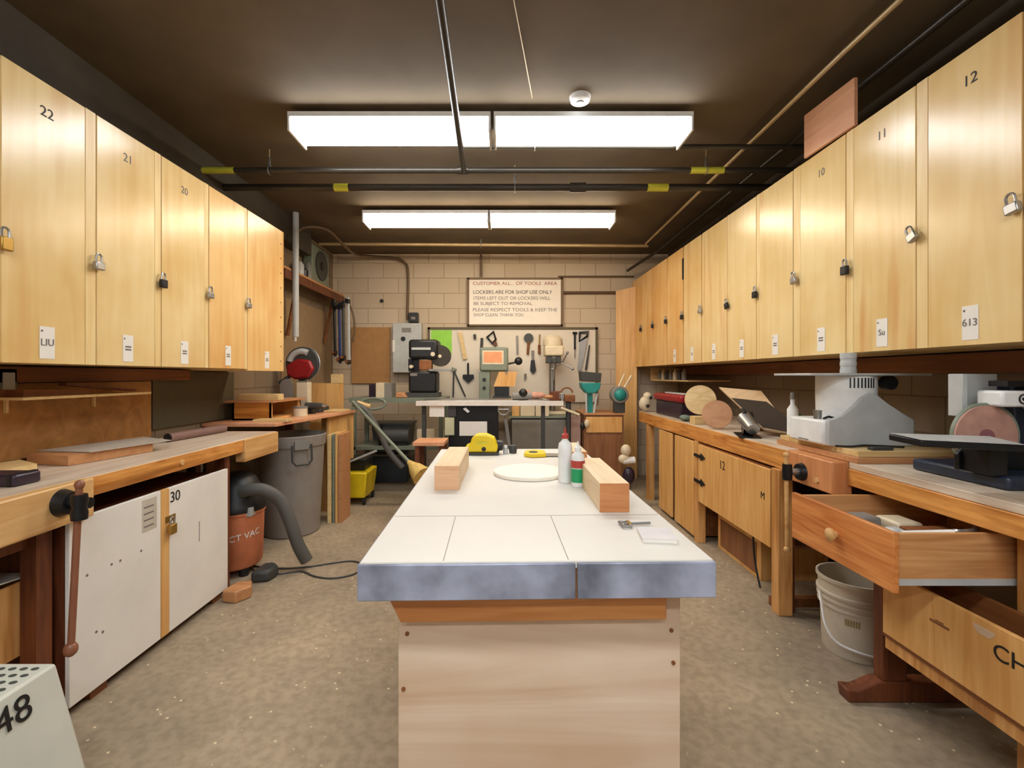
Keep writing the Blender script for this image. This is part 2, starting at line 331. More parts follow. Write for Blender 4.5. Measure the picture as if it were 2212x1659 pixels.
# ---------------------------------------------------------------- ceiling lights
def fixture(x0,x1,Y,em,label):
    t=thing('fluorescent_light',label,'ceiling light','twin tube ceiling lights')
    MB().box(x0,x1,Y-.01,Y+.24,2.895,2.925).build('housing',white,t)
    for px in (x0+.2,x1-.2): MB().box(px-.02,px+.02,Y+.09,Y+.13,2.925,ZC).build('mounting_stem',white,t)
    p=[(x0+.012,Y,2.895),(x0+.012,Y-.0,2.835),(x0+.012,Y+.03,2.822),(x0+.012,Y+.20,2.822),(x0+.012,Y+.23,2.835),(x0+.012,Y+.23,2.895)]
    MB().prism(p,(x1-x0-.024,0,0)).build('diffuser',em,t)
    for x in (x0,x1-.012): MB().box(x,x+.012,Y-.008,Y+.24,2.812,2.895).build('end_cap',white,t)
fixture(-1.31,-.085,2.80,tube_cool,'near ceiling light, left half of the cool white pair'); fixture(-.065,1.14,2.80,tube_cool,'near ceiling light, right half of the cool white pair')
fixture(-1.37,-.155,4.46,tube_warm,'far ceiling light, left half of the warm pair'); fixture(-.145,1.07,4.46,tube_warm,'far ceiling light, right half of the warm pair')
for Y,w_ in ((-.25,'directly above the camera'),(-1.7,'nearest the front wall')):
    fixture(-1.31,-.085,Y,tube_cool,'left ceiling light '+w_+', outside the frame'); fixture(-.065,1.14,Y,tube_cool,'right ceiling light '+w_+', outside the frame')
# smoke detector
t=thing('smoke_detector','round white smoke detector on the ceiling above the near light','smoke detector'); Y=2.72
c=onz(1253,222,0); yy=1.63*1000/(812-222)-.06; xx=PX(1253,yy)
MB().lathe([(0,ZC-.035),(.04,ZC-.035),(.055,ZC-.028),(.062,ZC-.005),(.062,ZC)],(xx,yy-.0,0)).build('housing',white,t)
MB().lathe([(0,ZC-.04),(.022,ZC-.04),(.025,ZC-.034)],(xx,yy,0)).build('sensor_cap',grey,t)
# ---------------------------------------------------------------- pipes
def pipe(name,label,pts,r,m,bands=(),coup=(),cat='pipe'):
    t=thing(name,label,cat); MB().tube(pts,r,14).build('pipe_run',m,t)
    a,b=Vector(pts[0]),Vector(pts[-1]); d=(b-a).normalized()
    for c,w in bands: MB().cyl(Vector(c)-d*w/2,Vector(c)+d*w/2,r*1.08).build('yellow_band',ytape,t,label='yellow tape band')
    for c,w in coup: MB().cyl(Vector(c)-d*w/2,Vector(c)+d*w/2,r*1.35).build('coupling',m,t)
    return t
pipe('overhead_pipe','black overhead pipe crossing the room, nearer of the two parallel runs',[at(395,368,3.33),at(1740,368,3.33)],.021,pipe_dk,[(at(462,368,3.33),.30),(at(1527,368,3.33),.24)],[(at(1000,368,3.33),.08)])
pipe('overhead_pipe','thicker overhead pipe crossing the room just behind the black pipe',[at(430,405,3.58),at(1700,405,3.58)],.027,pipe_dk,[(at(738,405,3.58),.11),(at(1420,405,3.58),.16)],[(at(1248,405,3.58),.12)])
pipe('overhead_pipe','overhead pipe running from above the camera over the near light',[(-.16,-2.4,2.79),(-.257,2.05,2.79),(-.29,3.295,2.79)],.019,pipe_dk)
pipe('overhead_pipe','slim branch pipe behind the near light reaching to the right wall',[at(1002,317,3.08),at(1760,317,3.08)],.016,pipe_dk)
pipe('conduit','pale conduit crossing under the ceiling near the back wall',[at(690,527,5.5),at(1400,531,5.5)],.018,pipe_lt,cat='conduit')
pipe('conduit','pale conduit running the room length near the right lockers',[(1.74,-2.4,2.895),(1.64,2.24,2.895),(1.67,5.45,2.895),at(1395,530,5.5)],.013,pipe_lt,cat='conduit')
pipe('conduit','dark conduit running the room length above the right lockers',[(1.95,-2.4,2.875),(1.90,2.0,2.875),(1.88,5.6,2.86),at(1355,585,6.0)],.017,pipe_dk,cat='conduit')
pipe('conduit','thin brown conduit on the back wall right of the sign',[(PX(1216,6.17),6.175,PZ(632,6.17)),(PX(1350,6.17),6.175,PZ(632,6.17))],.018,pipe_br,cat='conduit')
pipe('conduit','upper thin conduit on the back wall right of the sign',[(PX(1206,6.17),6.18,PZ(597,6.17)),(PX(1370,6.17),6.18,PZ(597,6.17))],.010,pipe_br,cat='conduit')
pipe('drop_conduit','short conduit dropping from the ceiling pipe to the sign',[(PX(1039,6.1),6.1,2.95),(PX(1039,6.15),6.15,PZ(598,6.15))],.016,pipe_br,cat='conduit')
tag(MB().tube(smooth_path([at(636,552,4.75),at(636,512,4.75),at(650,494,4.8),at(680,490,4.9),at(712,500,5.05),at(748,535,5.35),at(775,551,5.95),at(845,557,6.12),at(872,566,6.16),at(881,590,6.17),at(880,690,6.17)]),.017,10).build('flexible_conduit',pipe_br),'curved grey conduit looping from the left wall to the electrical box','conduit')
def hanger(px,py,Y,r,label):
    t=thing('pipe_hanger',label,'hanger','rod hangers for the ceiling pipes'); p=at(px,py,Y)
    MB().cyl(p+Vector((0,0,r+.05)),(p.x,Y,ZC),.004,n=8).build('rod',pipe_lt,t)
    MB().tube(arc((p.x,Y,p.z),r+.004,0,360,16,'yz')[:-1],.004,6,True).build('ring',steel,t)
    MB().cyl(p+Vector((0,0,r)),p+Vector((0,0,r+.07)),.012,.006,8).build('turnbuckle',steel,t)
hanger(582,368,3.33,.024,'rod hanger holding the black pipe at its left end'); hanger(1525,368,3.33,.024,'rod hanger holding the black pipe near its right end')
hanger(1112,405,3.58,.030,'rod hanger in the middle of the thicker pipe'); hanger(1155,317,3.08,.019,'rod hanger on the slim branch pipe by the near light')
hanger(1039,530,5.5,.020,'rod hanger on the pale conduit near the back wall')
tag(MB().cyl((PX(1100,2.2),1.9,2.95),at(1150,212,2.72),.003,n=6).build('pull_wire',pipe_lt),'thin pale wire strung under the ceiling by the near light','wire')
# ---------------------------------------------------------------- central table
tb=thing('work_table','long central work table with pale top, metal edge and plywood base','table',loc=(-.33,1.037,0),rz=.0225)
W,Ln=.812,1.62; zt=.91
MB().box(0.004,W-.004,0.004,Ln-.004,zt-.018,zt).build('table_top',top_w,tb,.002)
a=MB().box(0,.432*W+.14,-.002,.006,zt-.085,zt-.004).box(0,.006,.0,Ln,zt-.085,zt-.004).box(W-.006,W,0,Ln,zt-.085,zt-.004).box(0,W,Ln-.004,Ln+.002,zt-.085,zt-.004)
a.box(.432*W+.144,W,-.002,.006,zt-.085,zt-.004).build('metal_edging',galv,tb,.002)
MB().box(.01,W-.01,.01,Ln-.01,zt-.08,zt-.02).build('sub_top',pine_or,tb)
g=MB(); g.box(.01,W-.01,.345,.3475,zt,zt+.0004); 
for x in (.19,.475): g.box(x,x+.0022,.01,.34,zt,zt+.0004)
g.build('seam',seam_m,tb)
g=MB(); g.prism([(.047,.058,zt-.088),(.72,.058,zt-.088),(.72,.058,zt-.165),(.085,.058,zt-.165)],(0,.035,0)); g.build('cross_rail',pine_or,tb,.002)
MB().box(.072,.768-.0,.0935,Ln-.1,0,zt-.085).build('base_panel',base_ply,tb,.002)
for x,z in ((.094,.70),(.745,.70),(.085,.565),(.085,.30),(.75,.62),(.745,.3)): MB().cyl((x,.0945,z),(x,.090,z),.005,n=10).build('screw_head',brown_dk,tb)
pale_end=wood('pale_end_grain',(230,184,144),(214,164,124),'x',.6,14)
def timber(x0,x1,y0,y1,z,label,rz=0,fm=None):
    t=thing('timber_block',label,'wood block','square timber blocks on the central table'); MB().box(x0,x1,y0+.001,y1,z,z+.0885).build('timber',block_end,t,.001)
    MB().box(x0,x1,y0,y0+.001,z,z+.0885).build('end_grain',fm or block_face,t,label='sawn end grain')
z=zt+.0006
timber(-.258,-.167,1.70,2.16,z,'square timber block on the left side of the table',0,pale_end); timber(.293,.384,1.424,1.87,z,'long square timber block nearest, on the right of the table')
timber(.27,.36,2.02,2.30,z,'square timber block at the far right corner of the table')
def bottle(x,y,r,h,label,cap,lab):
    t=thing('glue_bottle',label,'glue bottle','glue bottles on the central table')
    MB().lathe([(0,z),(r*.95,z),(r,z+.006),(r,z+h*.62),(r*.9,z+h*.70),(r*.42,z+h*.77),(r*.42,z+h*.80),(0,z+h*.80)],(x,y,0)).build('bottle_body',white,t)
    MB().lathe([(0,z+h*.80),(r*.5,z+h*.80),(r*.48,z+h*.87),(r*.2,z+h*.90),(r*.1,z+h),(0,z+h)],(x,y,0)).build('nozzle_cap',cap,t)
    if lab:
        MB().lathe([(r+.0003,z+h*.10),(r+.0012,z+h*.10),(r+.0012,z+h*.40),(r+.0003,z+h*.40)],(x,y,0)).build('green_label',green,t,label='green lower label band')
        MB().lathe([(r+.0003,z+h*.42),(r+.0012,z+h*.42),(r+.0012,z+h*.58),(r+.0003,z+h*.58)],(x,y,0)).build('red_label',redst,t,label='red upper label band')
bottle(.240,1.835,.028,.215,'taller plain white glue bottle with a red nozzle beside the wooden disc',redst,False)
bottle(.2795,1.765,.0255,.17,'shorter white glue bottle with green and red label on the table',white,True)
tag(MB().lathe([(0,z),(.150,z),(.152,z+.002),(.152,z+.013),(.150,z+.015),(0,z+.015)],(.105,1.985,0),48).build('wooden_disc',flat('pale_disc_wood',(242,232,216),.5,0,.03)),'pale round plywood disc lying flat in the middle of the table','disc')
# yellow sander
t=thing('power_sander','yellow bodied power sander at the far end of the central table','power tool',loc=(-.115,2.50,z))
MB().box(-.075,.085,-.06,.05,0,.014).build('sole_plate',dkgrey,t,.003)
MB().prism([(-.085,-.055,.014),(.075,-.055,.014),(.08,-.055,.05),(.06,-.055,.09),(.02,-.055,.108),(-.035,-.055,.108),(-.06,-.055,.085),(-.068,-.055,.055),(-.095,-.055,.045)],(0,.095,0)).build('housing',yellow,t,.01)
MB().cyl((.005,-.057,.032),(.005,-.052,.032),.012).build('switch_port',black,t); MB().cyl((.075,-.01,.045),(.105,-.01,.045),.03,.026).build('front_knob',black,t)
MB().box(-.03,.02,-.058,-.054,.062,.072).build('badge',ytape,t)
t=thing('small_bottle','small white topped jar beside the yellow sander','jar',loc=(.005,2.50,z))
MB().lathe([(0,0),(.013,0),(.013,.025),(.008,.03),(0,.03)]).build('jar',ltgrey,t); MB().lathe([(0,.03),(.01,.03),(.01,.045),(0,.045)]).build('cap',white,t)
tag(MB().lathe([(0,z),(.02,z),(.024,z+.03),(.018,z+.042),(0,z+.042)],(.045,2.52,0)).build('purple_knob',dkgrey),'dark round knob at the far table edge beside the small jar','knob')
# handsaw lying
t=thing('hand_saw','hand saw with yellow handle lying flat at the far end of the table','saw')
MB().prism([(.10,2.40,z),(.14,2.365,z),(.215,2.385,z),(.215,2.49,z),(.16,2.52,z),(.11,2.49,z)],(0,0,.02)).build('handle',yellow,t,.005)
MB().lathe([(0,z+.0202),(1,z+.0202),(1,z+.0212),(0,z+.0212)],(.15,2.43,0),20,Matrix.Diagonal((.024,.03,1))).build('grip_opening',black,t)
MB().prism([(.21,2.39,z+.004),(.42,2.41,z+.004),(.42,2.44,z+.004),(.21,2.49,z+.004)],(0,0,.0015)).build('blade',steel,t)
# notepad and gauge
t=thing('notepad','small white notepad near the front right corner of the table','notepad',loc=(.395,1.205,z),rz=-.12)
MB().box(-.042,.042,-.045,.045,0,.009).build('pages',paper,t); MB().box(-.043,.043,-.0455,.0455,.009,.0105).build('cover',flat('pad_cover',(214,206,206),.5),t)
t=thing('marking_gauge','small steel marking gauge lying behind the notepad','gauge',loc=(.355,1.295,z+.006),rz=.05)
MB().cyl((-.02,0,0),(.055,.005,0),.0035,n=8).build('rod',steel,t); MB().tube([(-.03,-.022,0),(-.03,.018,0),(-.008,.018,0),(-.008,-.022,0)],.004,6,True).build('clamp_frame',steel,t)
MB().box(-.012,-.004,-.012,.012,-.005,.006).build('head',brass,t)
# ---------------------------------------------------------------- left workbench
t=thing('workbench','worn left workbench with orange varnished front edge','workbench')
MB().box(-2.27,-1.69,1.0,3.43,.885,.92).build('bench_top',maple,t,.003)
MB().box(-1.70,-1.688,1.0,3.43,.838,.916).build('front_edge',bench_edge,t,.002)
MB().box(-2.27,-1.70,1.0,3.43,.84,.884).build('sub_top',brown_dk,t)
MB().box(-1.74,-1.675,2.99,3.43,.772,.918).build('end_block',jaw_m,t,.006,'pale end block with dark bolt holes')
MB().cyl((-1.69,2.42,.878),(-1.682,2.42,.878),.014).build('peg',jaw_m,t)
for y in (1.36,1.70): MB().box(-1.78,-1.72,y,y+.06,0,.838).build('leg',leg_dk,t)
MB().box(-2.2,-2.14,3.2,3.26,0,.838).build('leg',leg_dk,t); MB().box(-2.2,-2.14,1.2,1.26,0,.838).build('leg',leg_dk,t); MB().box(-1.77,-1.71,2.83,2.88,0,.838).build('leg',leg_dk,t)
MB().box(-1.775,-1.745,1.2,1.70,.70,.80).build('apron',leg_dk,t); MB().box(-1.775,-1.745,1.2,1.76,.08,.14).build('lower_rail',leg_dk,t)
t=thing('bench_vise','wooden jawed vise at the near end of the left workbench','vise')
MB().prism([(-1.686,1.30,.77),(-1.686,1.86,.77),(-1.648,1.86,.77),(-1.635,1.60,.77),(-1.62,1.35,.77),(-1.65,1.30,.77)],(0,0,.152)).build('jaw',jaw_m,t,.006)
vz,vy=.86,1.715
MB().cyl((-1.645,vy,vz),(-1.60,vy,vz),.052,.040,24).build('flange',blackm,t)
MB().cyl((-1.60,vy,vz),(-1.535,vy,vz),.024,.020).build('screw',blackm,t)
MB().lathe([(.0,-.045),(.024,-.045),(.026,-.02),(.021,0),(.026,.02),(.024,.045),(0,.045)],(-1.525,vy-.055,vz)).build('hub',blackm,t)
MB().tube([(-1.555,vy-.055,.355),(-1.525,vy-.055,.935)],.011,12).build('handle',copper,t)
MB().ball((-1.556,vy-.055,.35),.022,(1,1,1.2)).build('handle_knob',copper,t); MB().ball((-1.524,vy-.055,.94),.016,(1,1,1.1)).build('handle_knob',copper,t)
t=thing('base_cabinet','low white painted two door cabinet under the left workbench','cabinet')
X=-1.68
MB().box(-2.2,X-.02,1.785,2.81,.045,.745).build('carcass',leg_dk,t)  # dark colour paints the shade in the gap below the bench overhang
d=MB().box(X-.018,X,1.787,2.262,.045,.768).build('door',white_paint,t,.002)
g=MB()
for px,py in ((188,1243),(241,1219),(260,1211),(305,1190),(208,1365),(222,1365)):
    Y=X*1000/(px-1090); g.cyl((X-.001,Y,PZ(py,Y)),(X+.0008,Y,PZ(py,Y)),.006,n=8)
g.build('knot_marks',inkg,d)
yy=2.20; MB().box(X,X+.001,2.145,2.235,.60,.75).build('label_card',flat('clear_card',(196,188,172),.4),d)
g=MB(); 
for k in range(4): g.box(X+.001,X+.0016,2.155,2.215,.62+k*.03,.627+k*.03)
g.build('card_print',inkg,d)
MB().box(X-.018,X+.001,2.264,2.318,.045,.768).build('stile',orange_ply,t,.001,'bare wood centre stile')
d=MB().box(X-.018,X,2.320,2.81,.045,.768).build('door',white_paint,t,.002)
MB().text('30',.075,MT(FACE_R,(X+.001,2.36,.715))).build('door_number',ink,d)
MB().box(X,X+.001,2.545,2.549,.42,.53).build('scratch',inkg,d)
MB().box(X,X+.003,2.29,2.36,.60,.63).build('hasp',brass,t)
for x_,y_ in ((-1.75,1.9),(-1.75,2.7),(-2.15,1.9),(-2.15,2.7)): MB().box(x_,x_+.05,y_,y_+.08,0,.045).build('foot_block',brown_dk,t)
o=put_lock('brass',(X+.004,2.315,.59),'L','small brass padlock on the white cabinet centre stile'); o['group']='padlocks low down'
tag(MB().prism([(-1.66,2.72,0),(-1.57,2.70,0),(-1.52,2.78,0),(-1.56,2.86,0),(-1.64,2.84,0)],(.0,.0,.07)).build('wood_offcut',board_br,None,.008),'small wood offcut on the floor at the white cabinet corner','offcut')
# under near left bench
t=thing('wooden_bin','small wooden bin under the near end of the left bench','bin')
MB().box(-1.98,-1.785,1.50,1.51,.31,.57).box(-1.98,-1.785,1.765,1.775,.31,.57).box(-1.98,-1.97,1.50,1.775,.31,.57).box(-1.795,-1.785,1.50,1.775,.31,.57).box(-1.98,-1.785,1.50,1.775,.30,.31).box(-1.98,-1.95,1.5,1.53,0,.30).box(-1.98,-1.95,1.74,1.77,0,.30).box(-1.82,-1.79,1.5,1.53,0,.30).box(-1.82,-1.79,1.74,1.77,0,.30).build('bin_body',leg_m,t)
tag(MB().prism([(-1.99,1.50,.571),(-1.79,1.50,.60),(-1.79,1.77,.575),(-1.99,1.77,.571)],(0,0,.004)).build('crumpled_paper',paper),'white paper lying in the wooden bin under the left bench','paper')
tag(MB().box(-2.1,-2.0,1.30,1.32,0,.52).build('grey_board',grey),'grey board standing under the left bench near the photo edge','board')
# white crate
t=thing('step_crate','white perforated crate marked 48 at the lower left','crate')
x0,x1,y0,y1,zc=-1.655,-1.375,.90,1.42,.45
MB().hexa([Vector(p) for p in ((x0-.06,y0-.06,0),(x1+.085,y0-.06,0),(x1+.085,y1+.04,0),(x0-.06,y1+.04,0),(x0,y0,zc),(x1,y0,zc),(x1,y1,zc),(x0,y1,zc))]).build('crate_shell',white_crate,t,.008)
g=MB()
for i in range(15):
    for j in range(7):
        cx=x1-.035-j*.034; cy=y1-.03-i*.031
        g.lathe([(0,0),(1,0),(1,.0009),(0,.0009)],(cx,cy,zc),12,Matrix.Diagonal((.011,.0075,1)))
h=g.build('perforations',flat('perforation_shadow',(70,74,66),.8),t)
F=Matrix(((0.0,-.185,.98),(1,0,0),(0,.98,.185)))
Fm=Matrix.Translation(Vector((x1+.0148,1.283,.387)))@F.to_4x4()
MB().text('48',.10,Fm,.001).build('painted_number',ink,t)
# items on left bench & shelf
tag(MB().prism([(-2.24,1.3,.921),(-2.0,1.25,.921),(-2.02,2.0,.921),(-2.2,2.1,.921)],(0,0,.03)).build('plank_offcut',board_p),'pale plank lying along the back of the left bench','board')
tag(MB().prism([(-2.22,2.15,.922),(-1.98,2.10,.922),(-1.90,2.50,.922),(-2.05,2.62,.922)],(0,0,.045)).build('plank_offcut',board_br),'brown plank offcut under the grey sheet on the left bench','board')
tag(MB().prism([(-2.24,2.22,.969),(-1.95,2.18,.969),(-1.86,2.58,.969),(-2.12,2.72,.969)],(0,0,.004)).build('grey_sheet',flat('grey_card',(178,168,156),.6)),'grey flat sheet on top of the offcut on the left bench','sheet')
t=thing('cardboard_tube','dark ended tube lying on the left bench behind the grey sheet','tube'); MB().cyl((-2.08,2.86,.948),(-2.05,3.38,.948),.028).build('tube_body',flat('mauve_tube',(128,98,90),.5),t); MB().cyl((-2.0805,2.855,.948),(-2.08,2.861,.948),.026).build('tube_mouth',black,t)
t=thing('tool_case','dark purple case on the left bench at the photo edge','case'); MB().box(-1.98,-1.80,1.70,1.80,.921,.965).build('case_body',purple,t,.008); MB().box(-1.83,-1.815,1.698,1.802,.923,.967).build('case_band',black,t)
t=thing('narrow_shelf','narrow plank shelf on the wall above the left bench','shelf'); MB().box(-2.275,-2.06,1.98,2.70,1.225,1.237).build('shelf_board',board_p,t)
for y in (2.1,2.55): MB().box(-2.275,-2.262,y,y+.012,1.16,1.2245).build('bracket',board_p,t)
tag(MB().hexa([Vector(p) for p in ((-2.22,2.02,1.238),(-2.1,2.02,1.238),(-2.1,2.35,1.238),(-2.22,2.35,1.238),(-2.22,2.02,1.27),(-2.1,2.02,1.27),(-2.1,2.35,1.262),(-2.22,2.35,1.262))]).build('wood_block',brown_dk),'dark wood block on the narrow shelf over the left bench','block')
tag(MB().box(-.02,.02,0,.42,-.004,.008,Matrix.Translation((-2.12,2.22,1.288))@Matrix.Rotation(-.1,4,'X')).build('wood_strip',leg_dk),'dark strip leaning on the block on the narrow shelf','strip')
t=thing('socket_box','grey electrical socket box under the left lockers','socket box'); MB().box(-2.275,-2.24,2.05,2.13,1.24,1.365).build('box',grey,t,.004); MB().box(-2.24,-2.236,2.065,2.115,1.26,1.345).build('cover_plate',ltgrey,t)
# ---------------------------------------------------------------- second left bench
t=thing('side_bench','second left bench with thin plywood top over the grey bin','workbench')
MB().prism([(-2.29,3.50,.945),(-1.73,3.50,.945),(-1.66,4.05,.945),(-1.56,4.86,.945),(-2.29,4.86,.945)],(0,0,.025)).build('bench_top',pinkply,t,.002)
MB().prism([(-1.68,4.42,.47),(-1.585,4.86,.47),(-1.61,4.86,.47),(-1.70,4.42,.47)],(0,0,.474)).build('end_panel',orange_ply,t)
MB().box(-1.80,-1.74,4.55,4.61,0,.944).build('leg',orange_ply,t); MB().box(-2.27,-2.2,3.52,3.58,0,.944).build('leg',brown_dk,t); MB().box(-2.27,-2.2,4.78,4.84,0,.944).build('leg',brown_dk,t)
t=thing('wooden_tray_box','open fronted orange wooden box on the second left bench','box')
Y=3.74; bx0,bx1=-2.20,-1.89
MB().box(bx0,bx1,Y,Y+.015,.971,1.112).build('front_board',bench_edge_x,t); MB().box(bx0,bx0+.015,Y,Y+.55,.971,1.112).box(bx0,bx1,Y+.535,Y+.55,.971,1.112).box(bx1-.012,bx1,Y,Y+.03,.971,1.112).box(bx1-.012,bx1,Y+.5,Y+.55,.971,1.112).box(bx0,bx1,Y,Y+.55,.971,.985).build('box_sides',orange_ply,t)
MB().box(bx0-.06,bx1+.03,Y-.02,Y+.6,1.113,1.128).build('top_board',board_br,t)
tag(MB().box(-2.2,-1.86,3.80,3.90,1.129,1.18).build('pine_block',board_p,None,.002),'pale pine block on top of the orange wooden box','block')
tag(MB().box(-1.96,-1.70,3.60,3.72,.971,.99).build('wood_strip',board_p),'pale wood strip on the edge of the second left bench','strip')
t=thing('trash_can','large grey round trash can with loop handle under the second left bench','trash can',loc=(-1.83,3.98,0))
MB().lathe([(0,0),(.215,0),(.225,.01),(.262,.74),(.272,.745),(.278,.83),(.27,.835),(.262,.80),(.25,.76),(.21,.03),(0,.03)],n=40).build('can_body',gcan,t)
a=R(-50); d=Vector((math.cos(a),math.sin(a),0)); w=Vector((-d.y,d.x,0)); q=d*.285
MB().tube([q-w*.075+Vector((0,0,.77)),q-w*.075+d*.01+Vector((0,0,.64)),q-w*.05+d*.012+Vector((0,0,.61)),q+w*.05+d*.012+Vector((0,0,.61)),q+w*.075+d*.01+Vector((0,0,.64)),q+w*.075+Vector((0,0,.77))],.009,8).build('handle',dkgrey,t,label='dark loop handle')
MB().box(-.055,.055,-.004,.02,.73,.80,Matrix.Translation(d*.285)@Matrix.Rotation(a+R(90),4,'Z')).build('handle_mount',grey,t)
for i,(x,w_,m_,h,lab) in enumerate(((-1.60,.035,board_p,.80,'pale plywood sheet on edge beside the trash can'),(-1.555,.02,sagegrey,.80,'grey green sheet on edge among the plywood sheets'),(-1.53,.022,orange_ply,.81,'orange sheet on edge, third from the trash can'),(-1.502,.03,board_br,.80,'tan sheet on edge, outermost from the trash can'))):
    tag(MB().box(x,x+w_,4.18,4.42,0,h).build('plywood_sheet',m_,None,.001),lab,'board','sheets standing beside the trash can')
# mop bucket
t=thing('mop_bucket','yellow wheeled mop bucket with dark wringer beside the plywood sheets','mop bucket')
cx,cy=PX(772,4.9),4.93
MB().hexa([Vector(p) for p in ((cx-.12,cy-.17,.07),(cx+.12,cy-.17,.07),(cx+.12,cy+.17,.07),(cx-.12,cy+.17,.07),(cx-.15,cy-.2,.34),(cx+.15,cy-.2,.34),(cx+.15,cy+.2,.34),(cx-.15,cy+.2,.34))]).build('bucket',yellow,t,.015)
MB().hexa([Vector(p) for p in ((cx-.1,cy-.1,.342),(cx+.1,cy-.1,.342),(cx+.1,cy+.16,.342),(cx-.1,cy+.16,.342),(cx-.12,cy-.13,.46),(cx+.12,cy-.13,.46),(cx+.12,cy+.17,.46),(cx-.12,cy+.17,.46))]).build('wringer',black,t,.008)
MB().cyl((cx-.05,cy-.14,.44),(cx+.24,cy-.16,.56),.012).build('wringer_handle',ltgrey,t)
for a,b in ((-1,-1),(1,-1),(-1,1),(1,1)): MB().cyl((cx+a*.11-.012,cy+b*.15,.035),(cx+a*.11+.012,cy+b*.15,.035),.035).box(cx+a*.11-.014,cx+a*.11+.014,cy+b*.15-.01,cy+b*.15+.01,.05,.075).build('caster',black,t)
# shop vac
t=thing('shop_vacuum','orange canister shop vacuum with black motor head beside the white cabinet','vacuum',loc=(-1.84,3.17,0)); vac=t
MB().lathe([(0,.05),(.15,.05),(.165,.07),(.175,.40),(.185,.41),(.185,.425),(0,.425)],n=36).build('canister',orange,t)
MB().lathe([(0,.426),(.19,.426),(.192,.46),(.165,.50),(.15,.58),(.12,.64),(.06,.67),(0,.67)],n=32).build('motor_head',black,t)
MB().box(.10,.17,-.12,-.02,.40,.46).build('latch',ltgrey,t,.005)
g=MB(); g.text('ACT VAC',.056,Matrix.Identity(4),.001)
for v in g.bm.verts:
    a=R(-47)+v.co.x/.172; rr=.1745+v.co.z; v.co=Vector((rr*math.cos(a),rr*math.sin(a),.27+v.co.y+v.co.x*.12))
g.build('lettering',white,t)
for x_,y_ in ((-.1,-.08),(.1,-.08),(0,.12)): MB().cyl((x_,y_,0),(x_,y_,.05),.03).build('caster',black,t)
MB().tube(smooth_path([(.10,-.1,.56),(.16,-.10,.575),(.24,-.08,.565),(.32,-.03,.48),(.38,-.02,.34),(.43,-.01,.18),(.475,.02,.06)],6),.042,14).build('hose',rubber,t)
tag(MB().prism([(-1.63,2.96,0),(-1.52,2.98,0),(-1.50,3.08,0),(-1.56,3.14,0),(-1.62,3.12,0)],(0,0,.075)).build('vacuum_nozzle',dkgrey,None,.02),'black vacuum nozzle on the floor beside the orange vacuum','nozzle')
pts=[onz(x,y,.006) for x,y in ((545,1222),(600,1228),(660,1225),(720,1216),(762,1212),(785,1222),(765,1240),(720,1249),(680,1245),(650,1234),(600,1240),(560,1236),(540,1226))]
b=MB().tube(smooth_path(pts,5),.0055,6); b.bm.transform(Matrix.Translation((1.84,-3.17,0))); b.build('power_cord',dkgrey,vac)
# ---------------------------------------------------------------- right benches
RX=1.54; RT=.93
t=thing('workbench','far right workbench with thick varnished front edge and plywood doors','workbench')
MB().box(1.625,2.30,2.155,2.52,RT-.04,RT).box(RX,2.30,2.52,5.30,RT-.04,RT).build('bench_top',maple,t,.002)
MB().box(RX-.004,RX+.03,2.52,5.30,.812,RT-.006).build('front_edge',bench_edge,t,.003)
MB().box(1.62,2.30,2.52,5.30,.80,.889).build('sub_top',brown_dk,t)
MB().box(RX-.025,RX+.055,2.56,2.63,0,.81).build('leg',leg_m,t,.004); MB().box(RX+.06,RX+.09,2.60,2.66,0,.81).build('leg',leg_dk,t)
MB().box(RX-.005,RX+.06,3.68,3.75,0,.81).build('leg',leg_m,t,.004); MB().box(RX,RX+.06,4.95,5.03,0,.81).build('leg',leg_m,t); MB().box(2.2,2.26,2.6,2.66,0,.80).build('leg',leg_dk,t); MB().box(2.2,2.26,5.2,5.26,0,.80).build('leg',leg_dk,t)
MB().box(RX+.0,2.26,2.66,2.70,.0,.05).build('floor_stretcher',brown_dk,t)
d=MB().box(RX-.012,RX+.004,2.665,3.655,.34,.79).build('door',orange_ply,t,.003)
MB().text('12',.085,MT(FACE_L,(RX-.013,3.25,.70))).text('M',.06,MT(FACE_L,(RX-.013,2.74,.62))).build('door_marks',ink,d)
for zz in (.70,.50): MB().box(RX-.02,RX-.012,3.60,3.72,zz-.012,zz+.012).prism([(RX-.018,3.60,zz+.03),(RX-.018,3.52,zz),(RX-.018,3.60,zz-.03)],(.005,0,0)).build('hinge',blackm,d)
MB().box(RX+.003,RX+.02,2.665,3.655,.335,.80).box(RX+.02,2.2,2.665,3.655,.335,.35).build('cupboard_box',brown_dk,t)
d=MB().box(RX-.006,RX+.012,3.76,4.18,.03,.80).build('door',orange_ply,t,.003)
d=MB().box(RX-.006,RX+.012,4.25,4.60,.03,.80).build('door',orange_ply,t,.003)
MB().box(RX+.02,2.2,3.76,4.60,.03,.79).build('cupboard_carcass',brown_dk,t)
t=thing('storage_box','plain plywood box on the floor under the far right bench','box'); MB().box(RX+.12,2.1,3.0,3.6,0,.26).build('box_body',orange_ply,t,.003); MB().box(RX+.115,RX+.12,3.05,3.55,.03,.23).build('front_panel',cabbrown,t)
tag(MB().tube(smooth_path([(RX+.06,2.98,.33),(RX+.055,2.96,.2),(RX+.05,2.92,.1),(RX+.04,2.86,.02)],5),.006,6).build('black_cord',black),'black cord hanging below the cupboard door on the right','cord')
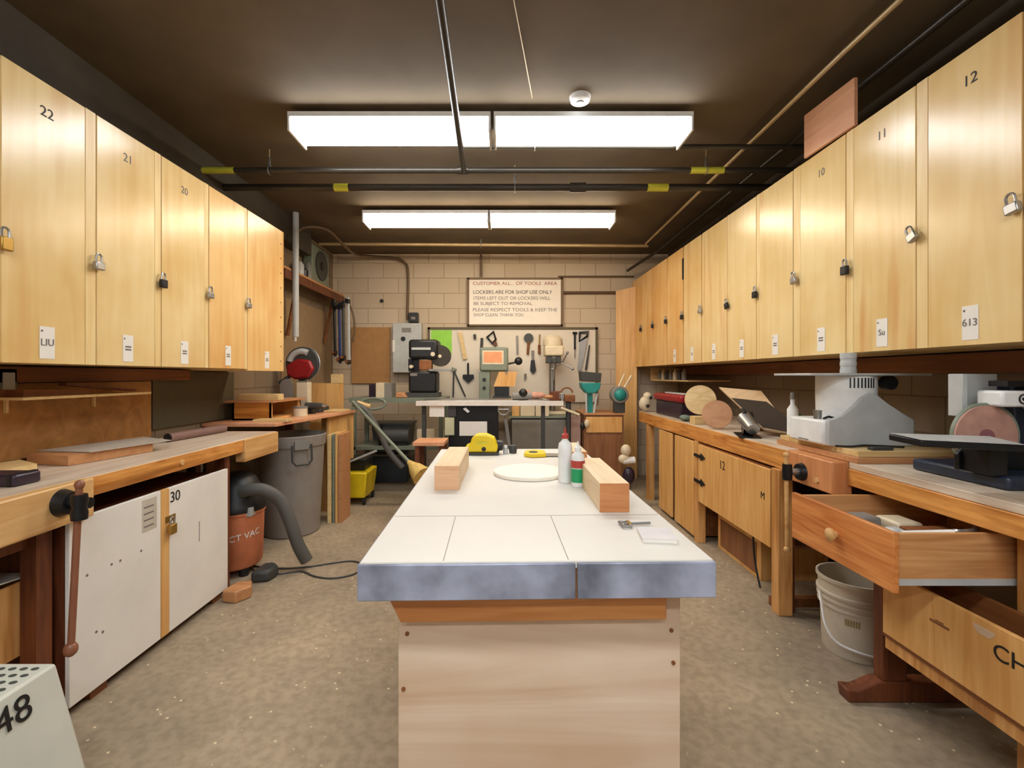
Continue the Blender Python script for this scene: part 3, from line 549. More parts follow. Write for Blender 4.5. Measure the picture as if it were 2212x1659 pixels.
# near right bench
X1=1.60
t=thing('workbench','near right workbench with thick varnished slab and trestle foot','workbench')
MB().box(X1,2.30,.6,2.15,RT-.03,RT).build('bench_top',maple,t,.002)
MB().box(X1-.006,2.30,.6,2.152,.822,RT-.031).build('front_slab',bench_edge,t,.004)
MB().prism([(1.40,1.88,.0),(2.2,1.88,.0),(2.2,1.88,.06),(1.66,1.88,.085),(1.52,1.88,.085),(1.44,1.88,.05),(1.39,1.88,.055)],(0,.06,0)).build('trestle_foot',leg_dk,t,.006)
MB().box(1.54,1.64,1.885,1.935,.085,.56).build('leg',leg_dk,t,.004); MB().box(1.54,2.18,1.885,1.935,.561,.60).build('drawer_rail',leg_dk,t); MB().box(1.68,1.77,1.45,1.52,.0,.82).build('leg',leg_m,t,.004); MB().box(2.18,2.26,1.9,1.96,.05,.82).build('leg',leg_dk,t); MB().box(1.7,1.78,.65,.72,0,.82).build('leg',leg_m,t)
t=thing('bench_vise','wooden vise with round iron screw on the right bench corner','vise')
MB().box(1.525,1.62,2.155,2.515,.775,.928).build('jaw',jaw_r,t,.006)
vy,vz=2.375,.838; MB().cyl((1.527,2.26,.82),(1.519,2.26,.82),.013).build('plug',jaw_m,t)
MB().cyl((1.525,vy,vz),(1.505,vy,vz),.046,.04,24).build('flange',blackm,t); MB().cyl((1.505,vy,vz),(1.44,vy,vz),.018,.016).build('screw',steel,t)
MB().lathe([(0,-.04),(.022,-.04),(.024,0),(.022,.04),(0,.04)],(1.45,vy-.0,vz)).build('hub',blackm,t)
MB().cyl((1.45,vy,.45),(1.445,vy,.92),.010).build('handle',jaw_m,t); MB().ball((1.45,vy,.44),.017).build('handle_knob',jaw_m,t); MB().ball((1.445,vy,.925),.015).build('handle_knob',jaw_m,t)
# drawer
t=thing('open_drawer','orange fir drawer pulled open under the near right bench','drawer')
f=MB().box(1.281,1.300,1.525,2.065,.612,.812).build('drawer_front',drawer_m,t,.002)
MB().lathe([(0,0),(.012,0),(.012,.012),(.024,.016),(.026,.026),(.018,.032),(0,.033)],(1.281,1.79,.716),24,Matrix(((0,0,-1),(1,0,0),(0,1,0)))).build('knob',jaw_m,f,label='round pale wooden knob')
MB().box(1.3,1.96,1.540,1.555,.650,.805).build('side_panel',drawer_x,t); MB().box(1.3,1.96,2.035,2.05,.650,.805).build('side_panel',drawer_x,t)
MB().box(1.3,1.96,1.555,2.035,.665,.675).build('drawer_bottom',board_p,t); MB().box(1.945,1.96,1.555,2.035,.675,.80).build('back_panel',drawer_x,t)
for y in (1.5352,2.0505): MB().box(1.302,1.95,y,y+.0045,.634,.655).build('runner',ltgrey,t,label='bright metal runner')
# drawer contents
z=.6755
def cont(name,b,m,lab,cat,bev=.002): tag(b.build(name,m,None,bev),lab,cat,'odds and ends in the open drawer')
cont('glue_tube',MB().cyl((1.40,1.635,z+.085),(1.55,1.60,z+.095),.022,.028).box(1.42,1.54,1.60,1.63,z,z+.07),white,'white tube lying at the front of the open drawer','tube',0)
cont('wood_plane',MB().box(1.50,1.66,1.70,1.76,z,z+.085),brown_dk,'dark reddish block tool standing in the open drawer','tool')
cont('wire_coil',MB().tube([(1.60+.035*math.cos(a*.5),1.61+.02*math.sin(a*.5),z+.06+.0028*a) for a in range(26)],.009,6).box(1.57,1.63,1.60,1.62,z,z+.062),steel,'coil of bright wire in the open drawer','coil',0)
cont('marker_pen',MB().cyl((1.70,1.60,z+.10),(1.78,1.58,z+.105),.009).box(1.70,1.78,1.57,1.61,z,z+.092),black,'black marker on a pad at the back of the open drawer','pen',0)
for i,(x,y,w,d_,h,m_,lab) in enumerate(((1.36,1.90,.07,.05,.085,steel,'grey metal bracket near the drawer knob end'),(1.40,1.80,.08,.09,.08,dkgrey,'dark grey lump of hardware in the drawer'),(1.45,1.72,.05,.05,.09,ltgrey,'small light grey box in the drawer'),(1.48,1.92,.10,.09,.08,grey,'flat grey tin at the far side of the drawer'),(1.60,1.88,.10,.12,.075,cream,'cream coloured packet in the drawer'),(1.37,1.68,.08,.06,.07,dkgrey,'dark tool head beside the white tube in the drawer'))):
    cont('hardware_item',MB().box(x-w/2,x+w/2,y-d_/2,y+d_/2,z,z+h,),m_,lab,'hardware',.01)
# bucket
t=thing('plastic_bucket','off-white lidless five gallon bucket with bail handle under the right bench','bucket',loc=(1.70,2.25,0))
MB().lathe([(0,0),(.128,0),(.132,.01),(.140,.22),(.150,.222),(.150,.232),(.142,.234),(.143,.25),(.153,.252),(.153,.262),(.145,.264),(.146,.28),(.156,.282),(.156,.292),(.147,.294),(.149,.345),(.157,.347),(.157,.362),(.148,.362),(.142,.34),(.128,.02),(0,.02)],n=40).build('bucket_body',bucket_m,t)
MB().tube(smooth_path([(-.150,.03,.27),(-.175,-.02,.24),(-.19,-.07,.16),(-.165,-.11,.10),(-.09,-.155,.075),(0,-.165,.06),(.09,-.15,.08),(.155,-.03,.22),(.152,.03,.27)],5),.005,6).build('bail_handle',white,t)
g=MB()
for k in range(6):
    a0,a1=R(-142+k*4.2),R(-142+k*4.2+3); r0,r1=.1385,.1398
    g.hexa([Vector((rr*math.cos(a),rr*math.sin(a),z_)) for z_ in (.165,.195) for a,rr in ((a0,r0),(a0,r1),(a1,r1),(a1,r0))])
g.build('faded_print',flat('faded_olive_print',(150,134,84),.6),t)
# chest under the near bench
t=thing('plywood_chest','large plywood chest lettered CH under the near right bench','chest')
cx0=1.47
MB().box(cx0,1.66,.7,1.80,.325,.335).box(cx0+.016,1.66,.7,.715,.335,.57).box(cx0+.016,1.66,1.785,1.80,.335,.57).box(1.64,1.66,.7,1.8,.335,.57).build('chest_box',brown_dk,t)
f=MB().box(cx0,cx0+.016,.7,1.80,.335,.58).build('front_panel',orange_ply,t,.002)
MB().text('CH',.068,MT(FACE_L,(cx0-.001,1.345,.505))).build('lettering',ink,f)
MB().box(cx0-.001,cx0,1.53,1.60,.486,.494).box(cx0-.001,cx0,1.55,1.58,.496,.500).build('scrawl',cabbrown,f)
MB().prism([(cx0-.001,1.42+.030*math.cos(a)*(1+.3*math.sin(3*a)),.545+.018*math.sin(a)*(1+.3*math.cos(2*a))) for a in [k*.524 for k in range(12)]],(.001,0,0)).build('pale_patch',flat('pale_patch',(206,180,150),.6),f)
MB().box(cx0+.01,cx0+.03,.72,1.80,.275,.324).build('bottom_rail',leg_m,t); MB().box(cx0+.14,cx0+.17,.72,1.15,0,.324).build('support',leg_dk,t)
# boards under machine
for i,(dz,dx) in enumerate(((.0005,0),(.028,.02))): tag(MB().box(1.60+dx,2.10,2.10+dx,2.72,RT+dz,RT+dz+.0265).build('plywood_sheet',board_p if i else board_br,None,.001),('lower' if i==0 else 'upper')+' plywood sheet under the white machine on the right bench','board','two stacked sheets')
bz=RT+.055
# white machine
t=thing('router_machine','white moulded benchtop machine with flat table plate on the right bench','machine')
x0,x1,y0,y1=1.575,2.01,2.29,2.56; cxm,cym=1.775,2.41
MB().box(x0,x1,y0,y1,bz,bz+.125).build('base',white,t,.012)
pk=[(x0+.012,bz),(x0+.012,bz+.128),(1.655,bz+.15),(1.715,bz+.20),(1.755,bz+.245),(1.79,bz+.262),(1.83,bz+.25),(1.88,bz+.21),(1.95,bz+.165),(x1,bz+.13),(x1,bz)]
MB().prism([(x,y0-.022,z_) for x,z_ in pk],(0,.021,0)).build('front_apron',ltgrey,t,.006)
MB().lathe([(0,bz+.126),(.130,bz+.126),(.131,bz+.20),(.132,bz+.257),(.132,bz+.345),(0,bz+.345)],(cxm,cym+.0,0),40).build('neck',white,t)
MB().lathe([(0,bz+.126),(.018,bz+.126),(.02,bz+.17),(0,bz+.17)],(1.603,2.37,0),14).build('cutter',steel,t)
MB().tube([(1.60,2.32,bz+.132),(1.63,2.33,bz+.14),(1.655,2.305,bz+.132)],.006,6).build('spanner',blackm,t)
g=MB()
for k in range(8):
    a=R(-118+k*7); g.box(-.003,.003,-.002,.002,bz+.285,bz+.335,Matrix.Translation((cxm+.132*math.cos(a),cym+.132*math.sin(a),0))@Matrix.Rotation(a+R(90),4,'Z'))
g.build('vent_slots',black,t)
MB().box(1.50,2.10,2.27,2.58,bz+.346,bz+.358).build('table_plate',ltgrey,t,.003)
MB().lathe([(0,0),(.035,0),(.035,.02),(.033,.022),(.033,.035),(.035,.037),(.035,.055),(.033,.057),(.033,.07),(.035,.072),(.035,.10),(0,.10)],(1.715,2.31,bz+.359),24).build('dust_port',ltgrey,t)
MB().cyl((1.93,2.35,bz+.31),(1.93,2.31,bz+.31),.035).build('lock_knob',black,t)
MB().box(x0-.001,x0+.006,2.40,2.48,bz+.012,bz+.018).build('badge',grey,t)
tag(MB().box(1.70,1.80,2.14,2.17,bz,bz+.015).build('sanding_block',dkgrey,None,.003),'flat dark block on the sheets in front of the white machine','block')
tag(MB().tube(smooth_path([(1.60,2.24,bz+.006),(1.66,2.22,bz+.006),(1.74,2.255,bz+.006),(1.82,2.24,bz+.006),(1.9,2.2,bz+.006)],4),.005,6).build('black_cord',black),'thin black cord on the sheets before the white machine','cord')
t=thing('spray_bottle','small white bottle behind the white machine on the right bench','bottle',loc=(1.73,2.78,RT)); MB().lathe([(0,0),(.03,0),(.03,.20),(.012,.23),(.012,.26),(0,.26)]).build('bottle_body',white,t); MB().lathe([(0,.26),(.015,.26),(.012,.30),(0,.30)]).build('cap',grey,t)
tag(MB().ball((1.975,3.15,RT+.075),.07,(1,1,1.05)).build('green_ball',flat('green_cloth',(20,92,36),.8,0,.25,30)),'dark green bundle behind the white machine','bundle')
# disc sander
t=thing('disc_sander','bench disc and belt sander with pink disc on the near right bench','sander')
DX,DY,DZ=1.815,1.75,1.10
MB().box(1.74,2.22,1.60,1.98,RT+.001,RT+.05).build('base',navy,t,.012)
MB().cyl((DX,DY,DZ),(DX,DY-.008,DZ),.118,n=40).build('sanding_disc',pink,t,label='worn pink abrasive disc')
MB().cyl((DX,DY-.0085,DZ),(DX,DY-.0095,DZ),.03,n=24).build('disc_centre',flat('disc_centre',(140,88,92),.7),t)
MB().cyl((DX+.012,DY+.022,DZ),(DX+.012,DY+.002,DZ),.128,n=40).build('disc_housing',sagegrey,t,.004)
MB().prism([(DX-.13,DY-.03,RT+.05),(DX+.13,DY-.03,RT+.05),(DX+.13,DY-.03,DZ-.06),(DX+.10,DY-.03,DZ-.03),(DX-.10,DY-.03,DZ-.03),(DX-.13,DY-.03,DZ-.06)],(0,.018,0)).build('lower_guard',blackm,t,.004)
MB().box(1.98,2.14,1.80,1.95,RT+.05,1.30).build('motor_column',navy,t,.01)
MB().box(1.83,2.25,1.70,1.80,1.215,1.275).build('belt_housing',white,t,.01)
MB().prism([(2.0,1.70,1.215),(2.25,1.70,1.215),(2.25,1.70,1.14),(2.08,1.70,1.14)],(0,.1,0)).build('belt_shroud',white,t,.004)
MB().box(1.87,2.22,1.72,1.79,1.29,1.312).build('belt',black,t)
MB().box(1.815,1.97,1.85,1.87,1.19,1.338).box(1.79,1.812,1.81,1.87,1.17,1.338).build('back_stop',ltgrey,t,.003)
MB().tube(arc((1.905,1.697,1.245),.017,0,360,20,'xz')[:-1],.0025,6,True).ball((1.905,1.697,1.245),.006).build('emblem',ink,t)
MB().hexa([Vector(p) for p in ((1.44,1.60,1.085),(1.745,1.545,1.075),(1.77,1.69,1.085),(1.41,1.70,1.095),(1.44,1.60,1.105),(1.745,1.545,1.095),(1.77,1.69,1.107),(1.41,1.70,1.117))]).build('work_table',blackm,t,.003)
MB().box(1.70,1.76,1.62,1.72,RT+.05,1.076).build('table_bracket',blackm,t)
MB().hexa([Vector(p) for p in ((1.445,1.604,1.1075),(1.742,1.552,1.0985),(1.765,1.686,1.1085),(1.417,1.696,1.1185),(1.445,1.604,1.1095),(1.742,1.552,1.1005),(1.765,1.686,1.1105),(1.417,1.696,1.1205))]).build('table_surface',ltgrey,t)
MB().box(1.97,2.03,1.56,1.60,RT+.001,1.16).build('motor_post',sagegrey,t)
# ---- right far bench things
t=thing('circular_saw','grey metal circular saw lying before the tilted panel on the right bench','saw')
p=Vector((1.62,3.08,RT)); RZ9=Matrix.Translation(p)@Matrix.Rotation(R(70),4,'Z')@Matrix.Translation(-p)
def saw_part(b,*a): b.bm.transform(RZ9); return b.build(*a)
saw_part(MB().box(-.13,.17,-.06,.07,.001,.006,Matrix.Translation(p)),'sole_plate',blackm,t)
saw_part(MB().cyl(p+Vector((-.10,-.02,.055)),p+Vector((.02,.02,.12)),.042,.05,20),'motor_body',steel,t,.004)
saw_part(MB().cyl(p+Vector((.03,-.03,.085)),p+Vector((.03,.03,.085)),.078,n=28),'blade_guard',blackm,t)
saw_part(MB().tube(smooth_path([p+Vector((-.02,.02,.15)),p+Vector((.04,.03,.17)),p+Vector((.12,.02,.10)),p+Vector((.15,.0,.03))],4),.013,8),'handle',black,t)
pale_pan=wood('tan_panel',(214,184,146),(190,156,116),'x',.5,5)
A,B,C=Vector((1.76,3.80,1.235)),Vector((1.93,3.48,1.215)),Vector((1.84,2.94,.966)); D=A+C-B
D=Vector((1.735,3.10,.972)); n_=(B-A).cross(C-B).normalized()*.014
if n_.z<0: n_=-n_
t=thing('tilted_panel','pale plywood panel propped up at a slant on the right bench','board')
MB().hexa([A-n_,B-n_,C-n_,D-n_,A+n_*.2,B+n_*.2,C+n_*.2,D+n_*.2]).build('panel',pale_pan,t)
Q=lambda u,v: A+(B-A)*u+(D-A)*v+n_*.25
MB().prism([Q(.02,.30),Q(.80,.30),Q(.84,.97),Q(.02,.97)],n_*.15).build('painted_shade',flat('panel_shade',(52,38,26),.8),t)  # dark sheet laid on the panel, painting the shade on its lower part
MB().box(1.84,1.90,3.34,3.42,RT+.001,1.12).build('prop_block',brown_dk,t)
def disc(c,r,th,rx,rz,m,lab):
    M=Matrix.Rotation(rz,3,'Z')@Matrix.Rotation(rx,3,'X')
    tag(MB().lathe([(0,-th/2),(r,-th/2),(r,th/2),(0,th/2)],c,40,M).build('wooden_disc',m),lab,'disc','wooden discs standing on the right bench')
disc((1.67,3.95,RT+.195),.125,.02,R(80),R(-22),board_p,'pale wooden disc standing upright behind the tan disc')
disc((1.595,3.48,RT+.112),.105,.02,R(75),R(-22),board_br,'tan wooden disc leaning low at the front of the right bench')
tag(MB().box(1.56,1.72,3.80,3.90,RT+.001,RT+.065).build('wood_block',board_p,None,.002),'pale block at the foot of the upright wooden disc','block')
t=thing('tool_box','black tool box with red lid on the far right bench','tool box'); MB().box(1.62,1.90,4.25,4.95,RT+.001,RT+.15).build('box_body',purple,t,.01); MB().box(1.60,1.92,4.22,4.98,RT+.151,RT+.22).build('lid',red,t,.02); MB().box(1.66,1.72,4.3,4.8,RT+.221,RT+.235).build('lid_handle',ltgrey,t,.004)
tag(MB().ball((1.60,4.1,RT+.03),.03,(1.6,2.2,.9)).build('work_glove',flat('sage_glove',(110,124,110),.8,0,.2,30)),'grey green glove on the bench edge beside the tool box','glove')
t=thing('wall_rack','small wooden rack of bottles under the far right lockers','rack'); MB().box(1.86,2.3,4.7,5.9,1.27,1.285).build('rack_board',board_p,t); MB().box(1.86,2.3,5.885,5.9,1.285,1.43).build('rack_end',board_p,t)
for k in range(7):
    y=4.95+k*.13; tag(MB().lathe([(0,1.286),(.025,1.286),(.025,1.37),(.012,1.385),(.012,1.405),(0,1.405)],(1.92,y,0),14).build('small_bottle',[grey,dkgrey,cream][k%3]),'small bottle on the rack under the far right lockers, %s from the back wall'%['seventh','sixth','fifth','fourth','third','second','first'][k],'bottle','bottles on the far rack')
t=thing('respirator','pale white tool with black holes at the far end of the right bench','tool'); q=Vector((1.56,5.15,RT+.09)); MB().ball(q,.075,(.9,.8,1.1)).ball(q+Vector((.03,0,.08)),.05).build('body',cream,t); MB().ball(q+Vector((.01,-.07,-.02)),.02).ball(q+Vector((.05,-.05,.07)),.018).build('holes',black,t)
t=thing('bench_grinder','round teal motored grinder near the far right corner','grinder'); q=at(1340,853,5.32); MB().cyl(q,q+Vector((0,.14,0)),.10,n=28).build('housing',grey,t,.01); MB().ball(q,.07,(1,.6,1)).build('motor_cap',teal,t); MB().box(q.x-.06,q.x+.06,q.y+.02,q.y+.12,.905,q.z-.07).build('foot',dkgrey,t)
MB().cyl(q+Vector((.05,.02,.08)),q+Vector((.14,.05,.22)),.013).cyl(q+Vector((-.02,.02,.08)),q+Vector((.06,.05,.24)),.010).build('guard_rods',cream,t)
# ---------------------------------------------------------------- back wall fixtures
Y=6.17
t=thing('tool_pegboard','white tool board with dark frame on the back wall','pegboard')
x0,x1,zt2,zb2=PX(924,Y),PX(1291,Y),PZ(707,Y),.98
MB().box(x0+.02,x1-.02,Y,Y+.02,zb2,zt2-.02).build('board',peg,t)
MB().box(x0,x0+.03,Y-.012,Y+.025,zb2,zt2).box(x1-.03,x1,Y-.012,Y+.025,zb2,zt2).box(x0,x1,Y-.012,Y+.025,zt2-.03,zt2).build('frame',flat('olive_frame',(96,84,58),.6),t)
tag(MB().box(PX(931,Y),PX(976,Y),Y-.004,Y-.001,PZ(765,Y),PZ(713,Y)).build('green_sheet',lime),'bright green sheet pinned to the tool board upper left corner','sheet')
t=thing('notice_sign','framed white shop notice with printed rules on the back wall','sign')
Y=6.165; x0,x1,za,zb_=PX(1010,Y),PX(1215,Y),PZ(704,Y),PZ(600,Y)
MB().box(x0,x1,Y,Y+.03,za,zb_).build('sign_panel',flat('sign_white',(246,236,222),.5,0,.02),t)
MB().box(x0-.01,x0+.022,Y-.012,Y+.032,za,zb_).box(x1-.022,x1+.01,Y-.012,Y+.032,za,zb_).box(x0,x1,Y-.012,Y+.032,zb_-.025,zb_).box(x0,x1,Y-.012,Y+.032,za,za+.02).build('frame',flat('sign_frame',(118,92,62),.6),t)
xc=(x0+x1)/2
def line(s,py,size,m,w,dx=0):
    b=MB(); b.text(s,size,Matrix.Identity(4),.0008)
    xs=[v.co.x for v in b.bm.verts]; k=w/(max(xs)-min(xs)); c=(max(xs)+min(xs))/2
    for v in b.bm.verts: v.co.x=(v.co.x-c)*k
    bmesh.ops.transform(b.bm,matrix=MT(FACE_F,(xc+dx,Y-.0015,PZ(py,Y))),verts=b.bm.verts)
    b.build('lettering',m,t)
line('CUSTOMER ALL..  OF TOOLS  AREA',612.5,.062,inkr,1.12); line('LOCKERS ARE FOR SHOP USE ONLY',631.5,.068,ink,1.05,-.03)
line('ITEMS LEFT OUT OR LOCKERS WILL',644.5,.062,inkg,1.02,-.04); line('BE SUBJECT TO REMOVAL',656,.060,inkg,.78,-.16)
line('PLEASE RESPECT TOOLS & KEEP THE',669.5,.062,inkg,1.12); line('SHOP CLEAN. THANK YOU',680.5,.060,inkg,.66,-.22)
t=thing('electrical_box','tall grey electrical disconnect box on the back wall','electrical box')
Y=6.06; MB().box(PX(848,Y),PX(910,Y),Y,Y+.13,PZ(805,Y),PZ(698,Y)).build('enclosure',ltgrey,t,.006)
MB().box(PX(848,Y),PX(853,Y),Y-.006,Y,PZ(760,Y),PZ(735,Y)).build('rating_label',paper,t); MB().cyl((PX(871,Y),Y-.01,PZ(732,Y)),(PX(871,Y),Y,PZ(732,Y)),.03).build('switch_knob',black,t); MB().box(PX(868,Y),PX(888,Y),Y-.003,Y,PZ(718,Y),PZ(708,Y)).build('maker_plate',grey,t)
t=thing('junction_box','small black box above the grey electrical box','electrical box'); MB().box(*pbox(882,902,675,696,6.08,.11)).build('box',black,t,.004); MB().box(*pbox(888,897,684,690,6.076,.004)).build('label',grey,t)
tag(MB().cyl((PX(825,6.19),6.199,PZ(650,6.19)),(PX(825,6.19),6.17,PZ(650,6.19)),.022).build('wall_plug',black),'small black plug on the block wall left of the electrical conduit','plug')
tag(MB().box(PX(760,6.18),PX(843,6.18),6.17,6.195,1.23,PZ(707,6.18)).build('backing_board',flat('rust_tan_panel',(176,128,76),.65)),'orange plywood panel fixed to the back wall left of the electrical box','panel')
tag(MB().box(XL+.002,-2.29,4.75,6.1,.98,2.15).build('backing_board',flat('dull_tan_panel',(150,124,92),.7)),'tan plywood panel on the left wall behind the hanging clamps','panel')
# hanging tools on board
Y=6.135
def hung(name,b,m,lab,cat='hand tool'): return tag(b.build(name,m),lab,cat,'tools hung on the white board')
def q(px,py,dy=0): v=at(px,py,Y); v.y=Y+dy; return v
def flatp(pts,th=.012): return MB().prism([q(*p) for p in pts],(0,th,0))
hung('wooden_paddle',flatp([(988,718),(998,718),(1003,745),(1009,775),(1000,776),(996,752)]),board_p,'long pale wooden paddle hung on the tool board')
def twopart(name,lab,parts,cat='hand tool'):
    t=thing(name,lab,cat,'tools hung on the white board')
    for n,b,m in parts: b.build(n,m,t)
twopart('trowel','dark heart shaped trowel hung point down on the tool board',[('blade',flatp([(1000,809),(1023,809),(1024,816),(1011,827),(999,816)]),blackm),('handle',MB().cyl(q(1011,784,.006),q(1011,810,.006),.012),blackm)])
twopart('back_saw','small saw with open black handle near the top of the tool board',[('handle',MB().tube([q(1052,728,.01),q(1066,716,.01),(q(1071,733,.01)),q(1064,742,.01)],.016,6,True),blackm),('blade',flatp([(1062,738),(1070,733),(1075,745),(1068,748)]),leg_dk)])
twopart('chisel','short chisel with dark handle hung left of the grey machine',[('handle',MB().cyl(q(1041,730,.01),q(1040,752,.01),.018),dkgrey),('blade',MB().cyl(q(1040,752,.01),q(1040,770,.01),.009),steel)])
hung('small_hook_tool',MB().cyl(q(1025,722,.01),q(1026,732,.01),.018),dkgrey,'small dark tool at the top left of the tool board')
hung('file',MB().cyl(q(1117,725,.01),q(1118,765,.01),.012),steel,'slim steel file hung in the middle of the tool board')
twopart('round_paddle','round grey paddle with dark handle on the tool board',[('disc',MB().cyl(q(1142,730,0),q(1142,730,.015),.062,n=24),dkgrey),('handle',MB().cyl(q(1142,738,.01),q(1140,765,.01),.018),brown_dk)])
twopart('brush','black bristled brush hanging below the round paddle',[('handle',MB().cyl(q(1151,757,.01),q(1151,778,.01),.016),steel),('bristles',flatp([(1147,778),(1155,778),(1158,800),(1151,808),(1145,800)],.02),black)])
twopart('screwdriver','brown handled tool beside the drill press head',[('shaft',MB().cyl(q(1166,722,.01),q(1165,745,.01),.009),brass),('handle',MB().cyl(q(1165,745,.01),q(1165,764,.01),.018),brown_dk)])
hung('small_clip',MB().cyl(q(1135,807,.01),q(1135,819,.01),.014),grey,'small grey clip low on the tool board')
twopart('wrench','long dark wrench hung near the right end of the tool board',[('shaft',MB().cyl(q(1242,722,.01),q(1242,755,.01),.013),blackm),('tip',MB().cyl(q(1242,755,.01),q(1242,773,.01),.008),steel),('head',MB().cyl(q(1237,719,.01),q(1247,719,.01),.014),blackm)])
twopart('hand_saw','large hand saw with black handle at the right of the tool board',[('handle',MB().tube([q(1253,718,.01),q(1271,717,.01),q(1268,727,.01),q(1252,737,.01)],.02,6,True),black),('blade',flatp([(1252,730),(1270,728),(1264,760),(1256,800),(1248,800)],.004),steel)])
twopart('steel_rule','long steel saw blade hung below the black handled saw',[('blade',flatp([(1272,745),(1275,746),(1268,800),(1263,799)],.004),dkgrey)])
twopart('dividers','long legged dividers hung left on the tool board',[('leg',MB().cyl(q(980,800,.01),q(1005,856,.01),.009),dkgrey),('leg',MB().cyl(q(980,800,.01),q(979,858,.01),.009),dkgrey),('pivot',MB().cyl(q(975,796,.01),q(985,800,.01),.022),sagegrey)])
# ---- machines
t=thing('band_saw','black band saw with round wheel guard in front of the grey electrical box','band saw'); Y=5.35
MB().box(*pbox(882,945,733,775,Y,.3)).build('upper_housing',black,t,.03)
MB().box(*pbox(884,905,775,802,Y+.1,.1)).box(*pbox(882,890,775,802,Y+.05,.2)).build('throat_column',blackm,t)
MB().box(*pbox(905,932,778,800,Y+.02,.12)).build('blade_guide',brown_dk,t,.01)
MB().box(*pbox(882,942,802,848,Y,.3)).build('lower_housing',black,t,.025)
MB().box(*pbox(889,930,750.5,755.5,Y-.003,.004)).build('maker_strip',ltgrey,t,label='pale lettered maker strip')
MB().box(*pbox(886,901,806,812,Y-.003,.004)).build('badge',grey,t)
MB().cyl((PX(949,Y),Y+.05,PZ(768,Y)),(PX(949,Y),Y+.12,PZ(768,Y)),.125,n=32).build('wheel',flat('wheel_brown',(52,44,34),.6),t)
MB().cyl((PX(949,Y),Y+.04,PZ(769,Y)),(PX(949,Y),Y+.05,PZ(769,Y)),.02).cyl((PX(935,Y),Y-.01,PZ(765,Y)),(PX(935,Y),Y,PZ(765,Y)),.025).cyl((PX(888,Y),Y-.01,PZ(792,Y)),(PX(888,Y),Y+.06,PZ(792,Y)),.02).build('knob',cream,t)
MB().box(*pbox(926,975,797,801,Y-.05,.35)).build('saw_table',steel,t)
MB().box(*pbox(876,946,848.5,858,Y,.3)).build('base_plate',dkgrey,t)
t=thing('machine_bench','dark grey green steel bench carrying the band saw','bench'); z1=PZ(858.5,Y)
MB().box(-1.75,-.68,5.2,5.75,z1-.05,z1).build('bench_top',sagegrey,t); 
for x,y in ((-1.72,5.2),(-.74,5.2),(-1.72,5.68),(-.74,5.68)): MB().box(x,x+.045,y,y+.045,0,z1-.05).build('leg',sagegrey,t)
MB().box(-1.7,-.7,5.2,5.7,.5,.53).build('lower_shelf',sagegrey,t)
bt=z1+.001
t=thing('file_box','white and grey striped box on the steel bench left of the band saw','box'); MB().box(PX(812,5.3),PX(830,5.3),5.3,5.5,bt,bt+.17).build('box_body',cream,t); MB().box(PX(830,5.3),PX(846,5.3),5.3,5.5,bt,bt+.165).build('side_panel',grey,t)
tag(MB().box(PX(797,5.4),PX(810,5.4),5.4,5.6,bt,bt+.15).build('dark_box',purple),'dark narrow box beside the striped box','box')
tag(MB().prism([(PX(852,5.25),5.25,bt),(PX(878,5.25),5.25,bt),(PX(870,5.25),5.25,bt+.06),(PX(856,5.25),5.25,bt+.06)],(0,.1,0)).build('rag',board_br,None,.01),'tan rag lump on the steel bench by the band saw','rag')
t=thing('stool','low stool with reddish wooden top left of the table saw','stool'); q0=at(930,955,4.3); MB().box(q0.x-.16,q0.x+.13,4.26,4.60,q0.z-.03,q0.z).build('seat',pinkply,t)
for sx,sy in ((-.14,4.28),(.08,4.28),(-.14,4.54),(.08,4.54)): MB().box(q0.x+sx,q0.x+sx+.04,sy,sy+.04,0,q0.z-.03).build('leg',leg_dk,t)
# table saw
t=thing('table_saw','dark cabinet table saw with long white fence rail before the tool board','table saw'); Y=4.7
zt3=PZ(866,Y)
MB().box(PX(900,Y),PX(1216,Y),Y-.04,Y,PZ(876,Y),PZ(866,Y)).build('fence_rail',flat('rail_white',(236,226,214),.35),t)
MB().box(PX(905,Y),PX(1180,Y),Y+.001,Y+.42,zt3-.04,zt3+.006).build('saw_table',steel,t,.003)
MB().box(PX(968,Y),PX(1076,Y),Y+.03,Y+.40,.08,zt3-.041).build('cabinet',blackm,t,.006); MB().box(PX(964,Y),PX(1080,Y),Y+.01,Y+.42,0,.08).build('plinth',black,t)
MB().box(PX(992,Y),PX(1052,Y),Y+.024,Y+.03,PZ(942,Y),PZ(911,Y)).build('instruction_plate',paper,t); MB().box(PX(961,Y),PX(981,Y),Y-.0,Y+.028,PZ(940,Y),PZ(902,Y)).build('switch_panel',flat('pale_green_card',(196,196,160),.6),t)
MB().box(PX(968,Y),PX(985,Y),Y-.0,Y+.028,PZ(900,Y),PZ(878,Y)).build('switch_box',dkgrey,t)
MB().box(PX(928,Y),PX(960,Y),Y-.012,Y-.001,PZ(900,Y),PZ(877,Y)).build('warning_card',paper,t)
c=Vector((PX(1088,Y),Y-.01,PZ(884,Y))); MB().tube(arc(c,.055,0,360,24,'xz')[:-1],.009,8,True).cyl(c+Vector((-.05,0,0)),c+Vector((.05,0,0)),.006,n=8).cyl(c+Vector((0,0,-.05)),c+Vector((0,0,.05)),.006,n=8).cyl(c,c+Vector((0,.1,0)),.012).build('hand_wheel',steel,t)
for px,h in ((1095,PZ(878,Y)),): MB().tube([at(1092,905,Y),at(1103,985,Y),(at(1103,985,Y).x+.03,Y,0)],.02,8).build('rail_leg',grey,t)
for x_ in (PX(905,Y)+.02,PX(1170,Y)): MB().box(x_,x_+.04,Y+.05,Y+.09,0,zt3-.04).build('extension_leg',dkgrey,t)
